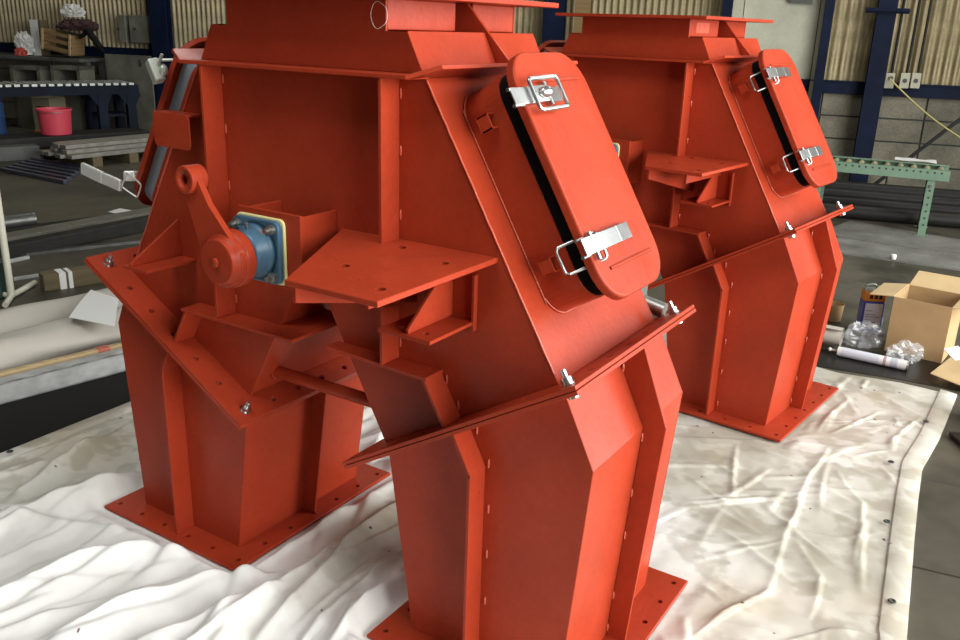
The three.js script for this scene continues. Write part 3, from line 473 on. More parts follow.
const edgeLeft = [V3().copy(eL0).addScaledVector(eDir, -2.0), eL0.clone().addScaledVector(eDir, -0.6), eL0, eL1, V3().copy(eL1).addScaledVector(eDir, 1.0), edgeFar[0].clone()];
const edgeNear = [edgeLeft[0].clone(), V3(-1.0, 0, -0.7), edgeRight[0].clone()];
function along(poly) {
  const L = [0]; for (let i = 1; i < poly.length; i++) L.push(L[i - 1] + poly[i].distanceTo(poly[i - 1]));
  return (t) => { const d = t * L[L.length - 1]; let i = 1; while (i < L.length - 1 && L[i] < d) i++; return V3().lerpVectors(poly[i - 1], poly[i], (d - L[i - 1]) / (L[i] - L[i - 1])); };
}
const eR = along(edgeRight), eF = along(edgeFar), eLf = along(edgeLeft), eN = along(edgeNear);
const patch = (u, v) => {                             // u left to right, v near to far
  const n = eN(u), f = eF(u), l = eLf(v), r = eR(v), c00 = edgeLeft[0], c10 = edgeRight[0], c01 = edgeFar[0], c11 = edgeFar[edgeFar.length - 1];
  return V3(0, 0, 0).addScaledVector(n, 1 - v).addScaledVector(f, v).addScaledVector(l, 1 - u).addScaledVector(r, u).addScaledVector(c00, -(1 - u) * (1 - v)).addScaledVector(c10, -u * (1 - v)).addScaledVector(c01, -(1 - u) * v).addScaledVector(c11, -u * v);
};
{
  seedState = 4242;
  const dirOf = (a, b) => { const p = onLevel(...a), q = onLevel(...b); return Math.atan2(q.z - p.z, q.x - p.x); };
  const dLeft = dirOf([0, 603], [150, 548]), dMid = dirOf([262, 640], [388, 510]);
  for (let i = 0; i < 420; i++) {
    const p = patch(rr(0.02, 0.97), rr(0.12, 0.98)), left = p.x < 0.25, mid = left && p.x > -0.75 && p.z > -2.75;
    const an = mid ? dMid + rr(-0.45, 0.45) : left ? dLeft + rr(-0.5, 0.5) : rr(0, Math.PI), L = left ? rr(0.12, 0.45) : rr(0.05, 0.26), w = left ? rr(0.010, 0.026) : rr(0.006, 0.014);
    creases.push({ x: p.x, z: p.z, dx: Math.cos(an), dz: Math.sin(an), L, w, A: left ? rr(0.004, 0.018) : rr(0.002, 0.008), bend: rr(-0.25, 0.25), r: L + 0.1 });
  }
  const NU = 420, NV = 420, pos = [], uv = [], idx = [], X0 = -3.2, Z0 = -5.4, SP = 5.6;
  for (let j = 0; j <= NV; j++) for (let i = 0; i <= NU; i++) {
    const p = patch(i / NU, j / NV), e = Math.min(i / NU, 1 - i / NU, j / NV, 1 - j / NV), y = tarpHeight(p.x, p.z);
    pos.push(p.x, y * (0.2 + 0.8 * smooth(0, 0.012, e)) * (0.25 + 0.75 * smooth(0.0, 0.05, i / NU)), p.z); uv.push((p.x - X0) / SP, (p.z - Z0) / SP);
    if (i && j) { const k = j * (NU + 1) + i; idx.push(k, k - 1, k - NU - 2, k, k - NU - 2, k - NU - 1); }
  }
  const g = new THREE.BufferGeometry(); g.setAttribute('position', new THREE.Float32BufferAttribute(pos, 3)); g.setAttribute('uv', new THREE.Float32BufferAttribute(uv, 2)); g.setIndex(idx); g.computeVertexNormals();
  seedState = 777;
  const specks = []; for (let i = 0; i < 90; i++) { const p = patch(rr(0.02, 0.98), rr(0.2, 0.98)); specks.push([(p.x - X0) / SP, (p.z - Z0) / SP, rr(0.0003, 0.0009), rr(0.5, 1)]); }
  const grid = new Map(); specks.forEach((s) => { const k = Math.floor(s[0] * 40) + '_' + Math.floor(s[1] * 40); for (let a = -1; a <= 1; a++) for (let b = -1; b <= 1; b++) { const q = (Math.floor(s[0] * 40) + a) + '_' + (Math.floor(s[1] * 40) + b); if (!grid.has(q)) grid.set(q, []); grid.get(q).push(s); } });
  const tarpTex = texture(1536, 1536, (u, v) => {   // cloth with soil smears, scuffs and paint specks
    const x = X0 + u * SP, z = Z0 + v * SP;
    const a = fbm(u, v, 9, 5, 101), b = fbm(u, v, 26, 4, 111), c = fbm(u, v, 160, 2, 121), st = fbm(u * 0.5, v, 40, 3, 131);
    const [lx, lz] = loc1(x, z);
    const soiled = 0.25 + 0.75 * Math.max(smooth(0.35, 0.75, x + 0.5 * (a - 0.5)), smooth(-3.0, -3.4, z) * 0.8, smooth(0.25, 0, Math.abs(lx)) * smooth(0.6, -0.1, lz) * 1.1, smooth(-0.8, -1.1, lx) * smooth(0.9, 0.2, lz));
    const m2 = fbm(u, v, 70, 4, 151);
    let d = (soiled - 0.2) * (0.30 + 0.75 * smooth(0.36, 0.66, a) * (0.4 + 0.6 * b) + 0.5 * smooth(0.5, 0.7, b) + 0.75 * smooth(0.47, 0.66, m2) + 0.3 * smooth(0.55, 0.75, st));
    let k = [236 + 10 * (c - 0.5), 236 + 10 * (c - 0.5), 232 + 10 * (c - 0.5)];
    const dirt = [142, 135, 117], rust = [150, 128, 92];
    const e = soiled * smooth(0.5, 0.85, fbm(u, v, 15, 5, 141)) * 0.3;
    d = 1 - Math.exp(-1.05 * d);
    k = k.map((q, i) => (q * (1 - d) + dirt[i] * d) * (1 - e) + rust[i] * e);
    for (const s of grid.get(Math.floor(u * 40) + '_' + Math.floor(v * 40)) ?? []) if (Math.hypot(u - s[0], (v - s[1]) * s[3]) < s[2]) k = [62, 34, 30];
    return k;
  });
  const mat = new THREE.MeshStandardMaterial({ map: tarpTex, color: new THREE.Color().setRGB(0.95, 0.95, 0.945), roughness: 0.75, side: THREE.DoubleSide });
  const t = thing('tarpaulin', 'white soiled canvas tarpaulin spread wrinkled on the floor under both chutes', 'tarpaulin');
  const m = new THREE.Mesh(g, mat); m.name = 'canvas'; t.add(m);
  // hems: doubled strips along the right and left borders, with eyelets
  function hem(poly, w, lift, from, to, inward) {
    const f = along(poly), N = 120, ps = [], ix = [], uvs = [];
    for (let i = 0; i <= N; i++) {
      const tt = from + (to - from) * i / N, p = f(tt), q = f(Math.min(1, tt + 0.004)), o = f(Math.max(0, tt - 0.004)), dir = q.sub(o).normalize(), side = V3(-dir.z, 0, dir.x).multiplyScalar(inward);
      [[-0.004, -0.8], [-0.003, 0.9], [w * 0.5, 1.0], [w - 0.001, 1], [w, -0.2]].forEach(([s, k]) => { const a = V3().copy(p).addScaledVector(side, s), y = tarpHeight(a.x, a.z) * smooth(-0.02, 0.09, s + 0.03) * (inward > 0 ? 0.35 : 1); ps.push(a.x, Math.max(0.001, y + lift * k), a.z); uvs.push((a.x - X0) / SP, (a.z - Z0) / SP); });
      if (i) for (let k = 0; k < 4; k++) { const b = i * 5 + k; ix.push(b, b - 5, b + 1, b - 5, b - 4, b + 1); }
    }
    const h = new THREE.BufferGeometry(); h.setAttribute('position', new THREE.Float32BufferAttribute(ps, 3)); h.setAttribute('uv', new THREE.Float32BufferAttribute(uvs, 2)); h.setIndex(ix); h.computeVertexNormals();
    const hm = new THREE.Mesh(h, mat); hm.name = 'hem'; t.add(hm);
  }
  hem(edgeRight, 0.066, 0.006, 0.0, 1.0, -1); hem(edgeLeft, 0.07, 0.012, 0.05, 0.75, 1);
  for (const [x, y, up] of [[891, 462, 0.02], [887, 522, 0.02], [892, 601, 0.02], [926, 421, 0.02], [10, 452, 0.03]]) { const p = onLevel(x, y, up), y0 = tarpHeight(p.x, p.z) + (x < 100 ? 0.017 : 0.011); mesh('eyelet', lathe([[0.004, y0], [0.006, y0 + 0.0025], [0.010, y0 + 0.0025], [0.012, y0], [0.004, y0 - 0.002]], 14).translate(p.x, 0, p.z), M.steelDark, t); }
}

// ---------------------------------------------------------------- floor coverings
function slab(name, px, y0, y1, mat, label, category) { const pts = px.map(([x, y]) => { const p = onLevel(x, y); return [p.x, p.z]; }); return single(name, plateXZ(pts, y0, y1, { bev: 0.0004 }), mat, label, category); }
slab('rubber_sheet', [[-120, 440], [124, 371], [150, 392], [134, 401], [0, 453], [-120, 499]], 0.0005, 0.003, M.black, 'black sheet on the floor between the tarpaulin hem and the aluminium channel', 'sheet');
slab('polythene_sheet', [[790, 348], [900, 352], [1010, 362], [1010, 396], [962, 392], [900, 380], [838, 370], [815, 366]], 0.0005, 0.0025, M.blackSheet, 'dark glossy sheet on the floor under the white cartridge', 'sheet');
slab('floor_plate', [[822, 232], [850, 222], [1000, 248], [1000, 262], [838, 238]], 0.0005, 0.012, M.floorPlate, 'flat grey steel strip under the conveyor leg', 'plate');
slab('floor_plate', [[815, 243], [838, 239], [1000, 264], [1000, 277], [825, 252]], 0.0005, 0.016, M.floorPlate, 'long grey steel strip lying before the conveyor leg', 'plate');
slab('floor_plate', [[912, 478], [1010, 500], [1010, 590], [909, 566]], 0.0005, 0.004, M.floor, 'worn floor plate along the right border of the tarpaulin', 'plate');

// ---------------------------------------------------------------- right side: conveyor, pipes, wall fittings
{
  const lv = 0.54, n0 = onLevel(800, 158.5, lv), n1 = onLevel(951, 171.5, lv), f1 = onLevel(965, 157.5, lv);
  const dir = V3().copy(n1).sub(n0).normalize(), L = n0.distanceTo(n1), perp = V3(dir.z, 0, -dir.x); const w = 0.40;
  const t = thing('roller_conveyor', 'green gravity roller conveyor on perforated legs before the concrete wall', 'conveyor', [n1.x, 0, n1.z], Math.atan2(-dir.z, dir.x));
  const X0 = -L - 0.25;                                // local x runs to the free end, local -z away from the viewer
  for (const z of [0, -w]) { mesh('side_rail', [box(X0, 0, lv - 0.08, lv - 0.008, z - 0.004, z + 0.004), box(X0, 0, lv - 0.008, lv, z - (z ? 0 : 0.045), z + (z ? 0.045 : 0.004)), box(X0, 0, lv - 0.08, lv - 0.072, z - (z ? 0 : 0.03), z + (z ? 0.03 : 0))], M.green, t); }
  for (let x = -0.06, i = 0; x > X0; x -= 0.10, i++) { mesh('roller', rod([x, lv - 0.035, -w + 0.012], [x, lv - 0.035, -0.012], 0.024, 14), M.roller, t); for (const e of [0, 0.05]) mesh('rail_hole', rod([x - e, lv - 0.021, 0.003], [x - e, lv - 0.021, 0.0046], 0.009, 8), M.steelDark, t); }
  for (const lx of [-0.12, -0.95]) for (const z of [-0.012, -w + 0.012]) {
    mesh('leg', [box(lx - 0.028, lx + 0.028, 0.012, lv - 0.08, z - 0.003, z + 0.003), box(lx - 0.028, lx - 0.022, 0.012, lv - 0.08, z - 0.035 * (z < -0.1 ? -1 : 1), z), box(lx - 0.05, lx + 0.05, 0.0125, 0.018, z - 0.04, z + 0.02)], M.green, t);
    for (let y = 0.1; y < lv - 0.14; y += 0.055) mesh('bolt_hole', rod([lx, y, z + 0.002], [lx, y, z + 0.0042], 0.009, 8), M.steelDark, t);
    mesh('bolt', rod([lx, lv - 0.13, z], [lx, lv - 0.13, z + 0.012], 0.012, 6), M.zinc, t);
  }
  for (const lx of [-0.12, -0.95]) mesh('cross_brace', [box(lx - 0.012, lx + 0.012, 0.20, 0.225, -w + 0.02, -0.02), bar([lx, 0.1, -0.02], [lx, 0.42, -w + 0.02], 0.006, 0.025)], M.green, t);
  const a = onLevel(893, 160, lv + 0.004), b = onLevel(938, 163, lv + 0.004), g = new THREE.PlaneGeometry(a.distanceTo(b) * 0.92, 0.20, 14, 6); { const p = g.attributes.position; for (let i = 0; i < p.count; i++) p.setZ(i, 0.010 + 0.010 * perlin.noise(p.getX(i) * 9, p.getY(i) * 9, 3)); } g.computeVertexNormals(); g.rotateX(-Math.PI / 2); g.rotateY(Math.atan2(-dir.z, dir.x)); g.translate((a.x + b.x) / 2 + perp.x * 0.05, lv + 0.001, (a.z + b.z) / 2 + perp.z * 0.05);
  single('paper_sheet', g, M.white, 'crumpled white sheet of paper lying on the green conveyor', 'paper');
}
// long dark pipes stacked at the foot of the back wall
{
  const mk = (y0, h, r, label, mat = M.pipeDark) => { const p = onLevel(900, y0, h), a = V3().copy(p).addScaledVector(WX, -2.6), b = V3().copy(p).addScaledVector(WX, 1.6); single('steel_pipe', [rod([a.x, h, a.z], [b.x, h, b.z], r, 20)], mat, label, 'pipe', 'dark pipes along the foot of the back wall'); };
  mk(216, 0.06, 0.06, 'dark steel pipe lying nearest the grey floor strips'); mk(207, 0.05, 0.05, 'dark steel pipe in the second row before the wall'); mk(199.5, 0.06, 0.06, 'dark steel pipe in the third row before the wall'); mk(192.5, 0.07, 0.07, 'dark steel pipe closest to the concrete panels');
}
{ // diagonal brace, conduits, outlet boxes, cord
  const P = (x, y, off) => onPlane(x, y, V3().copy(wallPoint).addScaledVector(WZ, off), WZ).toArray();
  single('brace_bar', bar(P(862, 194, 0.30), P(975, 108, 0.30), 0.05, 0.03), M.pipeDark, 'dark diagonal brace bar behind the green conveyor', 'brace');
  const [u0, y0] = onWall(890, 79, 0.12);
  for (const [x, lab, hole] of [[889, 'cream outlet box with the yellow cord plugged in', 0], [904, 'cream outlet box with a round socket, next to the corded one', 1], [915, 'cream outlet box with a round socket, farther from the column', 1]]) {
    const [u, y] = onWall(x, 80.5, 0.12), p = hallPos(u, y, BACK + 0.1), t = thing('outlet_box', lab, 'outlet', [p.x, y, p.z], WALL_TURN, 'outlet boxes on the navy rail');
    mesh('box_body', box(-0.044, 0.044, -0.075, 0.075, 0.035, 0.085, 0.006), M.cream, t); if (hole) mesh('socket', rod([0, 0, 0.085], [0, 0, 0.09], 0.022, 16), M.steelDark, t); else mesh('plug', rod([0.01, 0.03, 0.085], [0.01, 0.03, 0.115], 0.018, 12), M.greyBox, t);
    single('conduit', [rod(hallPos(u + 0.01, y + 0.076, BACK + 0.16).toArray(), hallPos(u + 0.01, TOP, BACK + 0.16).toArray(), 0.013, 10)], M.pipeDark, 'thin dark conduit rising from the ' + (hole ? (x < 910 ? 'middle' : 'outer') : 'corded') + ' outlet box', 'conduit', 'conduits above the outlet boxes');
  }
  const c = [P(890, 79, 0.24), P(903, 92, 0.34), P(920, 108, 0.5), P(940, 124, 0.7), P(962, 139, 0.9), P(985, 156, 1.1)];
  single('extension_cable', wire(c, 0.008, false, 0.5, 60), M.cordYellow, 'yellow power cord drooping from the outlet box', 'cable');
  const k = P(582, 8, 0.2); { const q = V3(...k); single('timber_plank', box(-0.085, 0.085, 0, 2.6, -0.015, 0.015, 0.003).rotateY(WALL_TURN).translate(q.x, 0, q.z + 0.08), M.wood, 'brown timber plank standing against the back wall between the hoods', 'plank'); }
}
// small things on the floor at the right
{
  const p = onLevel(867, 331), t = thing('solvent_can', 'blue and orange solvent tin with white label beside the cardboard box', 'can', [p.x, 0, p.z], -0.12);
  const w = 0.054, d = 0.040, h = 0.232;
  mesh('tin_body', box(-w, w, 0.0025, h * 0.76, -d, d, 0.006), M.canBlue, t); mesh('upper_band', box(-w, w, h * 0.76, h, -d, d, 0.006), M.canOrange, t, 'orange upper band'); mesh('band_print', [box(-0.03, -0.012, h * 0.83, h * 0.92, d - 0.001, d + 0.0006), box(-0.006, 0.012, h * 0.83, h * 0.92, d - 0.001, d + 0.0006), box(0.018, 0.034, h * 0.83, h * 0.92, d - 0.001, d + 0.0006)], M.brownCloth, t);
  const lbl = mesh('label', box(-w + 0.010, w - 0.008, 0.035, h * 0.72, d - 0.001, d + 0.0008), std([0.80, 0.83, 0.88], 0.5), t, 'white paper label');
  mesh('label_print', [0.05, 0.062, 0.074, 0.092, 0.104, 0.125].map((y, i) => box(-w + 0.018, w - 0.018 - 0.02 * (i % 3), y, y + 0.004, d, d + 0.0014)), std([0.30, 0.33, 0.42], 0.6), t);
  mesh('tin_top', [box(-w + 0.003, w - 0.003, h, h + 0.004, -d + 0.003, d - 0.003), rod([0.03, h, 0], [0.03, h + 0.022, 0], 0.018, 16)], M.zincDull, t);
  mesh('carry_handle', wire([[-0.045, h, 0], [-0.04, h + 0.025, 0], [0.0, h + 0.03, 0], [0.01, h, 0]], 0.004, false, 0.5), M.zincDull, t);
}
function carton(name, label, pos, turn, w, h, d, flaps) {   // open carton: base, four sides, flaps
  const t = thing(name, label, 'box', pos, turn), k = 0.004, P = (n, g, m = M.card) => mesh(n, g, m, t);
  P('carton_base', box(-w / 2, w / 2, 0, k, -d, 0)); P('carton_side', box(-w / 2, w / 2, k, h, -k, 0)); P('carton_side', box(-w / 2, w / 2, k, h, -d, -d + k)); P('carton_side', box(-w / 2, -w / 2 + k, k, h, -d + k, -k)); P('carton_side', box(w / 2 - k, w / 2, k, h, -d + k, -k));
  for (const [o, U, V, a, b, tp] of flaps) P('carton_flap', plate(o, U, V, [[0, 0], [a, tp], [a, b - tp], [0, b]], k, { bev: 0.0006 }), M.cardIn);
  return t;
}
{
  const a = onLevel(884, 351), b = onLevel(941, 364), w = a.distanceTo(b), turn = Math.atan2(-(b.z - a.z), b.x - a.x), h = 0.285, d = 0.30;
  carton('cardboard_box', 'open brown cardboard box with raised flaps behind the white cartridge', [(a.x + b.x) / 2, 0.003, (a.z + b.z) / 2], turn, w, h, d, [
    [[-w / 2, h, -d], [-0.9, -0.12, 0], [0, 0, 1], 0.12, d, 0.012], [[-w / 2, h, -d], [0.02, 0.45, -0.8], [1, 0, 0], 0.12, w, 0.012], [[w / 2, h, -d], [0.85, 0.12, 0], [0, 0, 1], 0.13, d, 0.012]]);
  const c = onLevel(972, 432); carton('cardboard_box', 'low cardboard box standing at the corner of the tarpaulin', [c.x + 0.11, 0.003, c.z], turn - 0.1, 0.22, 0.12, 0.12, []);
  const fl = [[930, 374, 0.03], [958, 352, 0.075], [1000, 362, 0.075], [975, 392, 0.03]].map(([x, y, h]) => onLevel(x, y, h)), O = fl[0], U = V3().copy(fl[3]).sub(O), W0 = V3().copy(fl[1]).sub(O), un = U.clone().normalize(), nn = V3().crossVectors(un, W0).normalize(), vn = V3().crossVectors(nn, un);
  single('cardboard_sheet', plate(O.toArray(), un.toArray(), vn.toArray(), fl.map((q) => { const d = V3().copy(q).sub(O); return [d.dot(un), d.dot(vn)]; }), 0.004, { bev: 0.0005 }), M.cardIn, 'loose pale cardboard sheet propped before the open box', 'cardboard');
  const e = onLevel(952, 352, 0.16); single('leaflet', box(-0.05, 0.05, -0.002, 0.002, -0.035, 0.035).rotateX(0.5).rotateY(0.5).translate(e.x + 0.02, 0.155, e.z), std([0.72, 0.55, 0.55], 0.6), 'pale pink and white leaflet sticking out of the box corner', 'leaflet');
}
{
  const a = onLevel(838, 351, 0.026), b = onLevel(908, 366, 0.026), d = V3().copy(b).sub(a).normalize(), at = (t) => V3().copy(a).addScaledVector(d, t * a.distanceTo(b)).toArray();
  const t = thing('sealant_cartridge', 'white printed sealant cartridge lying on the dark glossy sheet', 'cartridge');
  const lift = (p) => [p[0], 0.0265, p[2]];
  mesh('cartridge_body', rod(lift(at(0)), lift(at(1)), 0.0235, 28), M.white, t); mesh('cartridge_rim', rod(lift(at(0.985)), lift(at(1.005)), 0.024, 28), M.zinc, t);
  mesh('printed_band', rod(lift(at(0.06)), lift(at(0.60)), 0.0238, 28, 0.0238, true), std([0.60, 0.62, 0.68], 0.6), t); mesh('printed_band', rod(lift(at(0.66)), lift(at(0.70)), 0.0238, 28, 0.0238, true), std([0.45, 0.30, 0.34], 0.6), t); mesh('printed_band', rod(lift(at(0.76)), lift(at(0.86)), 0.0238, 28, 0.0238, true), std([0.50, 0.51, 0.56], 0.6), t);
  mesh('nozzle', [rod(lift(at(-0.10)), lift(at(0)), 0.004, 12, 0.009), blob(lift(at(-0.12)), 0.01, 0.01, 0.01, 1)], M.white, t);
}
function crumple(c, sx, sy, sz, seed, detail = 6) { const g = new THREE.IcosahedronGeometry(1, detail), p = g.attributes.position; for (let i = 0; i < p.count; i++) { const v = V3().fromBufferAttribute(p, i), f = (k, o) => 1 - 2 * Math.abs(perlin.noise(v.x * k + seed, v.y * k + o, v.z * k)); const r = 0.45 + 0.42 * f(1.7, 0) + 0.28 * f(3.6, 4) + 0.12 * f(8, 9); v.multiplyScalar(r); p.setXYZ(i, v.x * sx, Math.max(-0.5, v.y) * sy, v.z * sz); } g.deleteAttribute('normal'); g.computeVertexNormals(); g.translate(c.x, c.y, c.z); return g; }
{ const a = onLevel(866, 352); single('plastic_wrap', crumple(V3(a.x + 0.02, 0.045, a.z - 0.09), 0.105, 0.085, 0.06, 3, 4), M.clear, 'crumpled clear plastic wrap between the tin and the cartridge', 'plastic wrap'); const b = onLevel(906, 364); single('plastic_wrap', crumple(V3(b.x, 0.035, b.z - 0.03), 0.09, 0.07, 0.035, 8, 4), M.clear, 'crumpled clear plastic wrap against the front of the cardboard box', 'plastic wrap'); }
{ const c = onLevel(835, 326), o = lathe([[0.0, 0.004], [0.045, 0.004], [0.052, 0.10], [0.050, 0.10], [0.043, 0.008], [0, 0.008]], 24); single('kraft_tub', o.translate(c.x + 0.02, 0, c.z - 0.1), M.card, 'open brown kraft tub standing behind the grey rolled mat', 'tub');
  const r = onLevel(838, 354), s = []; for (let i = 0; i <= 40; i++) { const t = i / 40, an = 1.2 + t * 7.2, q = 0.030 + 0.026 * t; s.push([q * Math.cos(an), q * Math.sin(an)]); }
  const ring = [...s, ...s.map(([x, y]) => { const l = Math.hypot(x, y); return [x * (1 - 0.003 / l), y * (1 - 0.003 / l)]; }).reverse()];
  single('rolled_mat', plateXY(ring, -0.09, 0.09, { bev: 0 }).rotateY(1.0).translate(r.x - 0.04, 0.060, r.z - 0.12), M.vinyl, 'small grey rolled mat lying beside the leg of the rear chute', 'mat');
  const z = onLevel(893, 259, 0.016); single('plastic_cup', lathe([[0, 0.0165], [0.02, 0.0165], [0.02, 0.045], [0.017, 0.05], [0, 0.05]], 16).translate(z.x, 0, z.z), M.white, 'small white plastic cup upside down on the long floor strip', 'cup');
  const q0 = onLevel(938, 436), q1 = onLevel(975, 470); single('dark_board', bar([q0.x, 0.012, q0.z], [q1.x, 0.012, q1.z], 0.10, 0.018, [0, 1, 0], 0.003).translate(0.09, 0, 0), M.blackSheet, 'thin dark board on the floor near the tarpaulin corner', 'board');
  const r2 = onLevel(886, 338); single('tape_roll', lathe([[0.028, 0.003], [0.045, 0.003], [0.045, 0.05], [0.028, 0.05], [0.028, 0.003]], 24).translate(r2.x + 0.015, 0, r2.z - 0.2), M.greyPaint, 'grey tape roll standing between the tin and the box', 'tape'); }

// ---------------------------------------------------------------- left side: stock lying beside the tarpaulin
function stockBar(name, x0, y0, x1, y1, w, h, mat, label, category, lift = 0, ext = [0, 0], group) {  // bar whose near lower edge runs through two pixels on a level
  const a = onLevel(x0, y0, lift), b = onLevel(x1, y1, lift), d = V3().copy(b).sub(a).normalize(), s = V3(d.z, 0, -d.x);
  a.addScaledVector(d, -ext[0]).addScaledVector(s, w / 2); b.addScaledVector(d, ext[1]).addScaledVector(s, w / 2);
  return single(name, bar([a.x, lift + h / 2 + 0.0005, a.z], [b.x, lift + h / 2 + 0.0005, b.z], w, h, [0, 1, 0], Math.min(w, h) * 0.08), mat, label, category, group);
}
{ // aluminium channel: web toward the tarpaulin
  const a = onLevel(0, 405, 0.003), b = onLevel(120, 373, 0.003), d = V3().copy(b).sub(a).normalize(), s = V3(d.z, 0, -d.x); a.addScaledVector(d, -0.8); b.addScaledVector(d, 0.9);
  const at = (p, o, y) => [p.x + s.x * o, y, p.z + s.z * o];
  single('aluminium_channel', [bar(at(a, 0.003, 0.047), at(b, 0.003, 0.047), 0.006, 0.086), bar(at(a, 0.035, 0.087), at(b, 0.035, 0.087), 0.07, 0.006), bar(at(a, 0.035, 0.007), at(b, 0.035, 0.007), 0.07, 0.006)], M.alu, 'long pale aluminium channel lying beside the black sheet', 'channel');
  const p = thing('wooden_pole', 'pale wooden pole with red tape lying along the vinyl rolls', 'pole');
  const a2 = at(a, 0.105, 0.085), b2 = at(b, 0.105, 0.085); mesh('pole_shaft', bar(a2, b2, 0.035, 0.028, [0, 1, 0], 0.006), M.woodPale, p);
  const tp = onLevel(100, 346, 0.10), dd = V3(...b2).sub(V3(...a2)), tt = V3(tp.x, 0.085, tp.z).sub(V3(...a2)).dot(dd) / dd.lengthSq(), q = (t) => V3(...a2).addScaledVector(dd, t).toArray(); mesh('red_tape', bar(q(tt - 0.012), q(tt + 0.012), 0.0365, 0.0295), std([0.5, 0.13, 0.09], 0.6), p, 'red and white tape');
  single('steel_flat', bar(at(a, 0.105, 0.035), at(b, 0.105, 0.035), 0.05, 0.068, [0, 1, 0], 0.004), M.barSteel, 'steel flat bar under the wooden pole', 'bar');
  // vinyl sheets rolled into long soft bundles
  function bundle(off, r, hy, label, seed, flatK) {
    const N = 60, K = 22, ps = [], ix = [], A2 = V3(...at(a, off, hy)), B2 = V3(...at(b, off, hy));
    for (let i = 0; i <= N; i++) for (let k = 0; k <= K; k++) { const t = i / N, an = k / K * Math.PI * 2, c = V3().lerpVectors(A2, B2, t), n = 1 + 0.22 * perlin.noise(t * 5 + seed, Math.cos(an) * 1.5, Math.sin(an) * 1.5) + 0.10 * perlin.noise(t * 3, Math.cos(an) * 4 + seed, Math.sin(an) * 4); const e = (i === 0 || i === N) ? 0.05 : 1; ps.push(c.x + s.x * r * 1.25 * n * e * Math.cos(an), Math.max(0.004, hy + r * flatK * n * e * Math.sin(an)), c.z + s.z * r * 1.25 * n * e * Math.cos(an)); if (i && k) { const b0 = i * (K + 1) + k; ix.push(b0, b0 - 1, b0 - K - 2, b0, b0 - K - 2, b0 - K - 1); } }
    const g = new THREE.BufferGeometry(); g.setAttribute('position', new THREE.Float32BufferAttribute(ps, 3)); g.setIndex(ix); g.computeVertexNormals();
    single('vinyl_roll', g, M.vinyl, label, 'vinyl roll', 'rolled vinyl sheets beside the tarpaulin');
  }
  bundle(0.31, 0.096, 0.095, 'grey rolled vinyl sheet lying next to the wooden pole', 2.3, 0.95); bundle(0.62, 0.098, 0.10, 'grey rolled vinyl sheet lying under the white paper', 6.1, 0.95);
  const pts = [[91, 291], [119, 300], [115, 328], [69, 319]].map(([x, y]) => onLevel(x, y, 0.205)), g = new THREE.BufferGeometry(), ps = [], ix = [];
  for (let i = 0; i <= 8; i++) for (let j = 0; j <= 8; j++) { const u = i / 8, v = j / 8, q = V3().lerpVectors(V3().lerpVectors(pts[0], pts[1], u), V3().lerpVectors(pts[3], pts[2], u), v); ps.push(q.x, 0.212 + 0.006 * Math.sin(v * 3), q.z); if (i && j) { const k = i * 9 + j; ix.push(k, k - 1, k - 10, k, k - 10, k - 9); } }
  g.setAttribute('position', new THREE.Float32BufferAttribute(ps, 3)); g.setIndex(ix); g.computeVertexNormals(); single('paper_sheet', g, M.white, 'white sheet of paper lying on the rolled vinyl', 'paper');
}
{ const t = thing('timber_block', 'short timber block with two white tape bands behind the vinyl rolls', 'block'), a = onLevel(45, 292), b = onLevel(125, 280), d = V3().copy(b).sub(a).normalize(), s = V3(d.z, 0, -d.x).multiplyScalar(0.05), q = (u) => [a.x + (b.x - a.x) * u + s.x, 0.048, a.z + (b.z - a.z) * u + s.z];
  mesh('timber', bar(q(0), q(1), 0.1, 0.094, [0, 1, 0], 0.004), M.woodDull, t); mesh('tape_band', bar(q(0.19), q(0.27), 0.1025, 0.0965), M.white, t); mesh('tape_band', bar(q(0.30), q(0.35), 0.1025, 0.0965), M.white, t); }
stockBar('steel_rod', 14, 281, 90, 269, 0.018, 0.018, M.alu, 'bright steel rod on the floor behind the timber block', 'rod', 0, [0, 0.4]);
stockBar('steel_rod', -10, 268, 30, 259, 0.022, 0.022, M.alu, 'short bright steel rod ending beside the white stand', 'rod', 0, [0.3, 0]);
stockBar('steel_beam', 0, 262, 140, 233, 0.12, 0.09, M.pipeDark, 'black steel beam with a bright top edge on the floor', 'beam', 0, [0.8, 1.2]);
stockBar('steel_beam', 40, 255, 142, 243.5, 0.06, 0.02, M.pipeGrey, 'flat grey steel strip beside the black beam', 'beam', 0, [0.2, 1.2]);
stockBar('steel_beam', 0, 247, 148, 219, 0.16, 0.05, M.greyBox, 'dull grey timber-like beam behind the black beam', 'beam', 0, [0.6, 1.2]);
stockBar('steel_beam', 0, 236, 110, 222, 0.12, 0.03, M.pipeDark, 'dark flat beam farther behind the grey beam', 'beam', 0, [0.5, 0.8]);
{ const a = onLevel(-20, 226, 0.06), b = onLevel(34, 219, 0.06); single('steel_pipe', rod([a.x, 0.06, a.z], [b.x, 0.06, b.z], 0.055, 18), M.pipeGrey, 'short grey pipe ending near the white stand', 'pipe'); }
slab('paper_scrap', [[108, 212], [120, 208.5], [131, 210.5], [120, 214.5]], 0.0006, 0.0025, M.white, 'white scrap of paper on the dark floor behind the beams', 'paper');
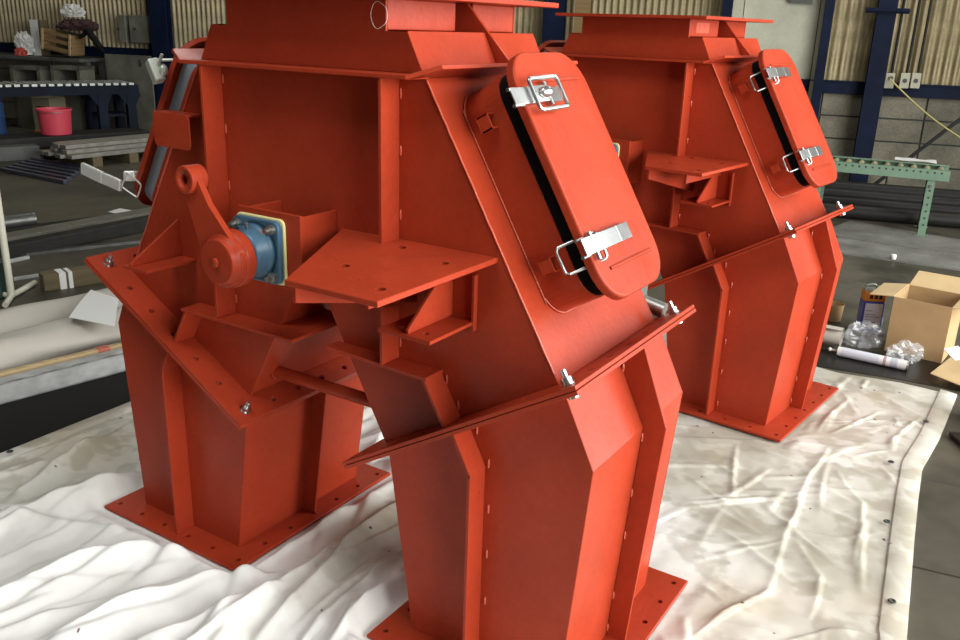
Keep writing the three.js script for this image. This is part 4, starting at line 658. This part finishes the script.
{ const p = onLevel(12, 299), t = thing('pipe_stand', 'cream pipe stand with splayed feet left of the vinyl rolls', 'stand', [p.x, 0, p.z]);
  mesh('post', rod([0, 0.02, 0], [0, 1.25, 0], 0.019, 16), M.whitePaint, t); mesh('foot', rod([0, 0.02, 0], [0.0, 0.018, -0.26], 0.016, 12), M.whitePaint, t); mesh('foot', rod([0, 0.02, 0], [-0.25, 0.018, -0.06], 0.016, 12), M.whitePaint, t); mesh('foot', rod([0, 0.02, 0], [0.05, 0.018, 0.16], 0.016, 12), M.whitePaint, t); mesh('cross_tube', rod([0, 1.2, 0], [-0.6, 1.2, -0.1], 0.016, 12), M.whitePaint, t); mesh('base_box', box(-0.2, -0.045, 0.0, 0.20, -0.12, 0.02, 0.01), M.greenDark, t, 'dark green box fixed to the foot'); }

// ---------------------------------------------------------------- left background
{ // blue welding bench with a top of bright bars
  const lv = 0.68, a = onLevel(-90, 86, lv), b = onLevel(138, 82.5, lv), d = V3().copy(b).sub(a).normalize(), L = a.distanceTo(b);
  const t = thing('steel_bench', 'dark blue steel bench with bright bars across its top', 'bench', [b.x, 0, b.z], Math.atan2(-d.z, d.x)), w = 0.55;
  mesh('apron', [box(-L, 0, lv - 0.14, lv - 0.03, -0.012, 0), box(-L, 0, lv - 0.14, lv - 0.03, -w, -w + 0.012), box(-0.012, 0, lv - 0.14, lv - 0.03, -w, 0)], M.benchBlue, t);
  for (let x = -0.06; x > -L; x -= 0.095) mesh('top_bar', box(x - 0.065, x, lv - 0.03, lv, -w, 0.02, 0.004), M.alu, t);
  for (const x of [-0.10, -0.46, -1.7, -2.3]) for (const z of [-0.05, -w + 0.05]) mesh('leg', [box(x - 0.055, x + 0.055, 0, lv - 0.14, z - 0.05, z + 0.05), plateXY([[x - 0.16, lv - 0.14], [x + 0.13, lv - 0.14], [x + 0.055, lv - 0.28], [x - 0.055, lv - 0.28]], z + 0.03, z + 0.04)], M.benchBlue, t);
  mesh('lower_shelf', box(-0.46, -0.1, 0.26, 0.29, -w + 0.08, -0.08), M.benchBlue, t);
}
function at10(x, y, lv) { const p = onLevel(x, y, lv); return p; }
{ // low dark platform with the bucket
  const lv = 0.20, a = onLevel(-40, 142, lv), b = onLevel(150, 131, lv), d = V3().copy(b).sub(a).normalize();
  single('low_platform', xf(box(0, a.distanceTo(b), 0.0, lv, -0.45, 0, 0.01), new THREE.Matrix4().makeRotationY(Math.atan2(-d.z, d.x)).setPosition(a.x, 0, a.z)), M.pipeDark, 'low dark steel platform under the pink bucket', 'platform');
  const p = onLevel(50, 136, lv), t = thing('bucket', 'pink plastic bucket standing on the low dark platform', 'bucket', [p.x, lv + 0.001, p.z - 0.16]);
  const k = 1.08; mesh('bucket_body', lathe([[0, 0], [0.14 * k, 0], [0.147 * k, 0.01], [0.163 * k, 0.25], [0.172 * k, 0.262], [0.172 * k, 0.282], [0.160 * k, 0.282], [0.142 * k, 0.015], [0, 0.012]], 36), M.pink, t);
  const h = []; for (let i = 0; i <= 16; i++) { const an = Math.PI * i / 16; h.push([0.165 * k * Math.cos(an), 0.27 - 0.02 * Math.sin(an), 0.17 * k * Math.sin(an)]); } mesh('bucket_bail', wire(h, 0.004, false, 0.5, 40), M.zincDull, t);
}
{ // stack of flat bars on timber bearers
  const a = onLevel(92, 168), b = onLevel(150, 160), d = V3().copy(b).sub(a).normalize(), turn = Math.atan2(-d.z, d.x) - 0.10;
  const put = (g) => xf(g, new THREE.Matrix4().makeRotationY(turn).setPosition(a.x, 0, a.z));
  for (let i = 0; i < 3; i++) single('timber_bearer', put(box(0.02 + i * 0.42, 0.13 + i * 0.42, 0.0, 0.10, -0.62, 0.0, 0.006)), M.woodDull, 'dull timber bearer under the stacked flat bars', 'timber', 'bearers under the flat bars');
  for (let r = 0; r < 3; r++) for (let k = 0; k < 5 - r; k++) single('flat_bar', put(box(-0.2 + 0.04 * r + rr(-0.05, 0.05), 1.6 + rr(-0.1, 0.1), 0.1005 + r * 0.042, 0.14 + r * 0.042, -0.60 + 0.05 * r + k * 0.118, -0.50 + 0.05 * r + k * 0.118, 0.004)), M.barSteel, 'grey steel flat bar in the ' + ['bottom', 'middle', 'top'][r] + ' layer of the stack on timber bearers', 'bar', 'flat bars stacked on bearers');
}
for (let i = 0; i < 6; i++) { // bluish bars on the floor
  const a = onLevel(2 + i * 6.2, 171 - i * 2.0), b = onLevel(66 + i * 4.0, 184 - i * 3.0), m = V3().copy(b).sub(a).normalize();
  single('angle_bar', [bar([a.x, 0.018, a.z], [b.x, 0.018, b.z], 0.05, 0.035, [0, 1, 0], 0.003)], M.barBlue, 'dark bluish steel bar laid in the row before the platform', 'bar', 'bluish bars on the floor');
}
{ const p = onLevel(-10, 162), q = onLevel(37, 159); single('concrete_block', bar([p.x, 0.075, p.z - 0.04], [q.x, 0.075, q.z - 0.04], 0.2, 0.15, [0, 1, 0], 0.01), M.greyPaint, 'low grey concrete block behind the bluish bars', 'block');
  const c = onLevel(50, 160); single('coiled_hose', [0, 1, 2].map((i) => xf(flat(new THREE.TorusGeometry(0.085, 0.022, 8, 24)), new THREE.Matrix4().makeRotationX(Math.PI / 2).setPosition(c.x, 0.024 + i * 0.042, c.z - 0.1))), M.black, 'small coil of black hose beside the concrete block', 'hose');
  const o = onLevel(-20, 150); single('oil_drum', lathe([[0, 0], [0.19, 0], [0.2, 0.01], [0.2, 0.16], [0.207, 0.17], [0.2, 0.18], [0.2, 0.34], [0.207, 0.35], [0.2, 0.36], [0.2, 0.5], [0.19, 0.505], [0, 0.495]], 32).translate(o.x, 0, o.z - 0.2), std([0.02, 0.055, 0.15], 0.45), 'blue drum beside the bench leg', 'drum'); }
// rear workbench near the wall with cabinets and clutter
const RZ = BACK + 0.45;
const rear = (x, y) => { const p = onPlane(x, y, hallPos(0, 0, RZ), WZ); return [p.dot(WX), p.y]; };
const hallThing = (name, label, cat, u, y, w, group) => { const p = hallPos(u, y, w); return thing(name, label, cat, [p.x, y, p.z], WALL_TURN, group); };
{
  const [u0] = rear(-60, 60), [u1, yT] = rear(88, 59); const t = hallThing('work_table', 'grey steel work table against the corrugated wall with clutter on it', 'table', 0, 0, RZ);
  mesh('table_top', box(u0, u1, yT - 0.04, yT, -0.34, 0.16, 0.005), M.greyPaint, t); for (const u of [u0 + 0.05, u1 - 0.05]) for (const z of [-0.3, -0.03]) mesh('leg', box(u - 0.03, u + 0.03, 0, yT - 0.04, z - 0.03, z + 0.03), M.greyPaint, t);
  const cab = (x0, x1, lab) => { const [a, y1] = rear(x0, 62), [b, y0] = rear(x1, 84); const c = hallThing('tool_cabinet', lab, 'cabinet', 0, 0, RZ + 0.29, 'cabinets before the work table'); mesh('cabinet_body', [box(a, b, 0.0, y1 - 0.03, -0.25, -0.24), box(a, a + 0.05, 0, y1 - 0.03, -0.24, 0.02), box(b - 0.05, b, 0, y1 - 0.03, -0.24, 0.02), box(a, b, y1 - 0.08, y1 - 0.03, -0.24, 0.02), box(a, b, 0, y0, -0.24, 0.02)], M.greyBox, c); mesh('cabinet_panel', box(a + 0.055, b - 0.055, y0, y0 + 0.03, -0.2, 0), M.steelDark, c); };
  cab(27, 59, 'grey open-fronted cabinet under the wooden crate'); cab(67, 98, 'grey open-fronted cabinet under the dark bag');
  const [bu, by] = rear(30, 59); const bo = hallThing('bottle_carton', 'tall white and brown carton behind the plastic bag', 'carton', bu, yT, RZ - 0.22); mesh('carton_body', box(-0.09, 0.05, 0.002, 0.47, -0.06, 0.06, 0.004), M.white, bo); mesh('brown_side', box(0.05, 0.10, 0.002, 0.47, -0.06, 0.06, 0.004), M.woodDull, bo);
  const pb = hallPos(rear(23, 50)[0], yT + 0.115, RZ - 0.04); single('plastic_bag', crumple(pb, 0.13, 0.2, 0.06, 5).translate(0, 0.0, 0), M.plasticBag, 'white plastic bag with something red, standing on the work table', 'bag');
  const rp = hallPos(rear(27, 58)[0], yT + 0.04, RZ + 0.09); single('red_rag', crumple(rp, 0.09, 0.07, 0.03, 9), M.redPlain, 'red rag at the foot of the white plastic bag', 'rag');
  const cr = hallThing('wooden_crate', 'tilted wooden slatted crate on the work table', 'crate', rear(58, 60)[0], yT, RZ - 0.1); cr.rotation.z = -0.16; cr.position.y += 0.07;
  for (const y of [0.02, 0.12, 0.21]) mesh('slat', box(-0.24, 0.24, y, y + 0.045, 0.1, 0.115), M.wood, cr); for (const x of [-0.24, 0.21]) mesh('corner_post', box(x, x + 0.03, 0, 0.27, 0.115, 0.13), M.woodPale, cr); mesh('crate_back', box(-0.24, 0.24, 0.0, 0.26, -0.14, -0.125), M.woodDull, cr); for (const x of [-0.24, 0.225]) mesh('end_board', box(x, x + 0.015, 0, 0.26, -0.125, 0.1), M.wood, cr); mesh('crate_floor', box(-0.225, 0.225, 0, 0.012, -0.125, 0.1), M.wood, cr);
  const bg = hallPos(rear(72, 35)[0], yT + 0.40, RZ - 0.12); single('cloth_bundle', crumple(bg, 0.26, 0.10, 0.12, 11), M.brownCloth, 'dark maroon cloth bundle heaped in the wooden crate', 'cloth'); const wb = hallPos(rear(68, 28)[0], yT + 0.575, RZ - 0.12); single('plastic_bag', crumple(wb, 0.15, 0.11, 0.09, 14), M.plasticBag, 'translucent plastic bag lying on top of the dark cloth bundle', 'bag');
  const dr = hallThing('power_drill', 'dark angled power tool leaning at the end of the crate', 'tool', rear(88, 45)[0], yT + 0.18, RZ - 0.02); dr.rotation.z = -0.9; mesh('tool_body', [rod([-0.15, 0.12, 0], [0.14, 0.12, 0], 0.042, 14), rod([0.14, 0.12, 0], [0.2, 0.12, 0], 0.02, 12)], M.black, dr); mesh('tool_grip', bar([-0.12, 0.12, 0], [-0.16, -0.06, 0], 0.045, 0.05, [1, 0, 0], 0.01), M.black, dr);
  const [pu0, pT] = rear(99, 54), [pu1] = rear(145, 54); const pn = hallThing('leaning_panel', 'big grey steel panel leaning behind the bench beside the navy column', 'panel', 0, 0, RZ - 0.1); mesh('panel_sheet', box(pu0, pu1, 0.0, pT, -0.02, 0.0, 0.004), M.greyBox, pn); mesh('panel_hook', wire([[pu1 - 0.16, pT - 0.05, 0.01], [pu1 - 0.13, pT - 0.09, 0.03], [pu1 - 0.17, pT - 0.13, 0.01]], 0.012, false, 0.5), M.steelDark, pn);
  const bx = hallThing('cardboard_box', 'upright brown carton with dark print under the blue bench', 'box', rear(84, 100)[0], 0, RZ + 0.62), [, bt] = rear(84, 91); mesh('carton_body', box(-0.14, 0.14, 0.001, bt * 0.92, -0.14, 0.14, 0.006), std([0.22, 0.19, 0.12], 0.9), bx); mesh('print', [0.55, 0.62, 0.68].map((f) => box(-0.08, 0.09, bt * f, bt * f + 0.018, 0.139, 0.1412)), M.brownCloth, bx);
  const og = hallThing('orange_case', 'small orange case on the bench shelf', 'case', rear(112, 123)[0], 0.0, RZ + 1.2); mesh('case_body', box(-0.08, 0.08, 0.001, 0.13, -0.06, 0.06, 0.01), std([0.45, 0.10, 0.03], 0.5), og);
  for (const [x0, x1, lab] of [[116.5, 126.5, 'narrow grey switch box on the corrugated wall'], [127.5, 148, 'wide grey switch box on the corrugated wall']]) { const [a, y1] = onWall(x0, 15, 0.2), [b, y0] = onWall(x1, 43.5, 0.2), s = hallThing('switch_box', lab, 'switch box', 0, 0, BACK + 0.14); mesh('box_body', box(a, b, y0, y1, -0.1, 0.05, 0.008), M.greyBox, s); mesh('box_lock', rod([(a + b) / 2 - 0.06, (y0 + y1) / 2, 0.05], [(a + b) / 2 - 0.06, (y0 + y1) / 2, 0.058], 0.02, 10), M.steelDark, s); }
}
scene.traverse((o) => { if (o.isMesh) o.castShadow = o.receiveShadow = true; });
renderer.render(scene, camera);
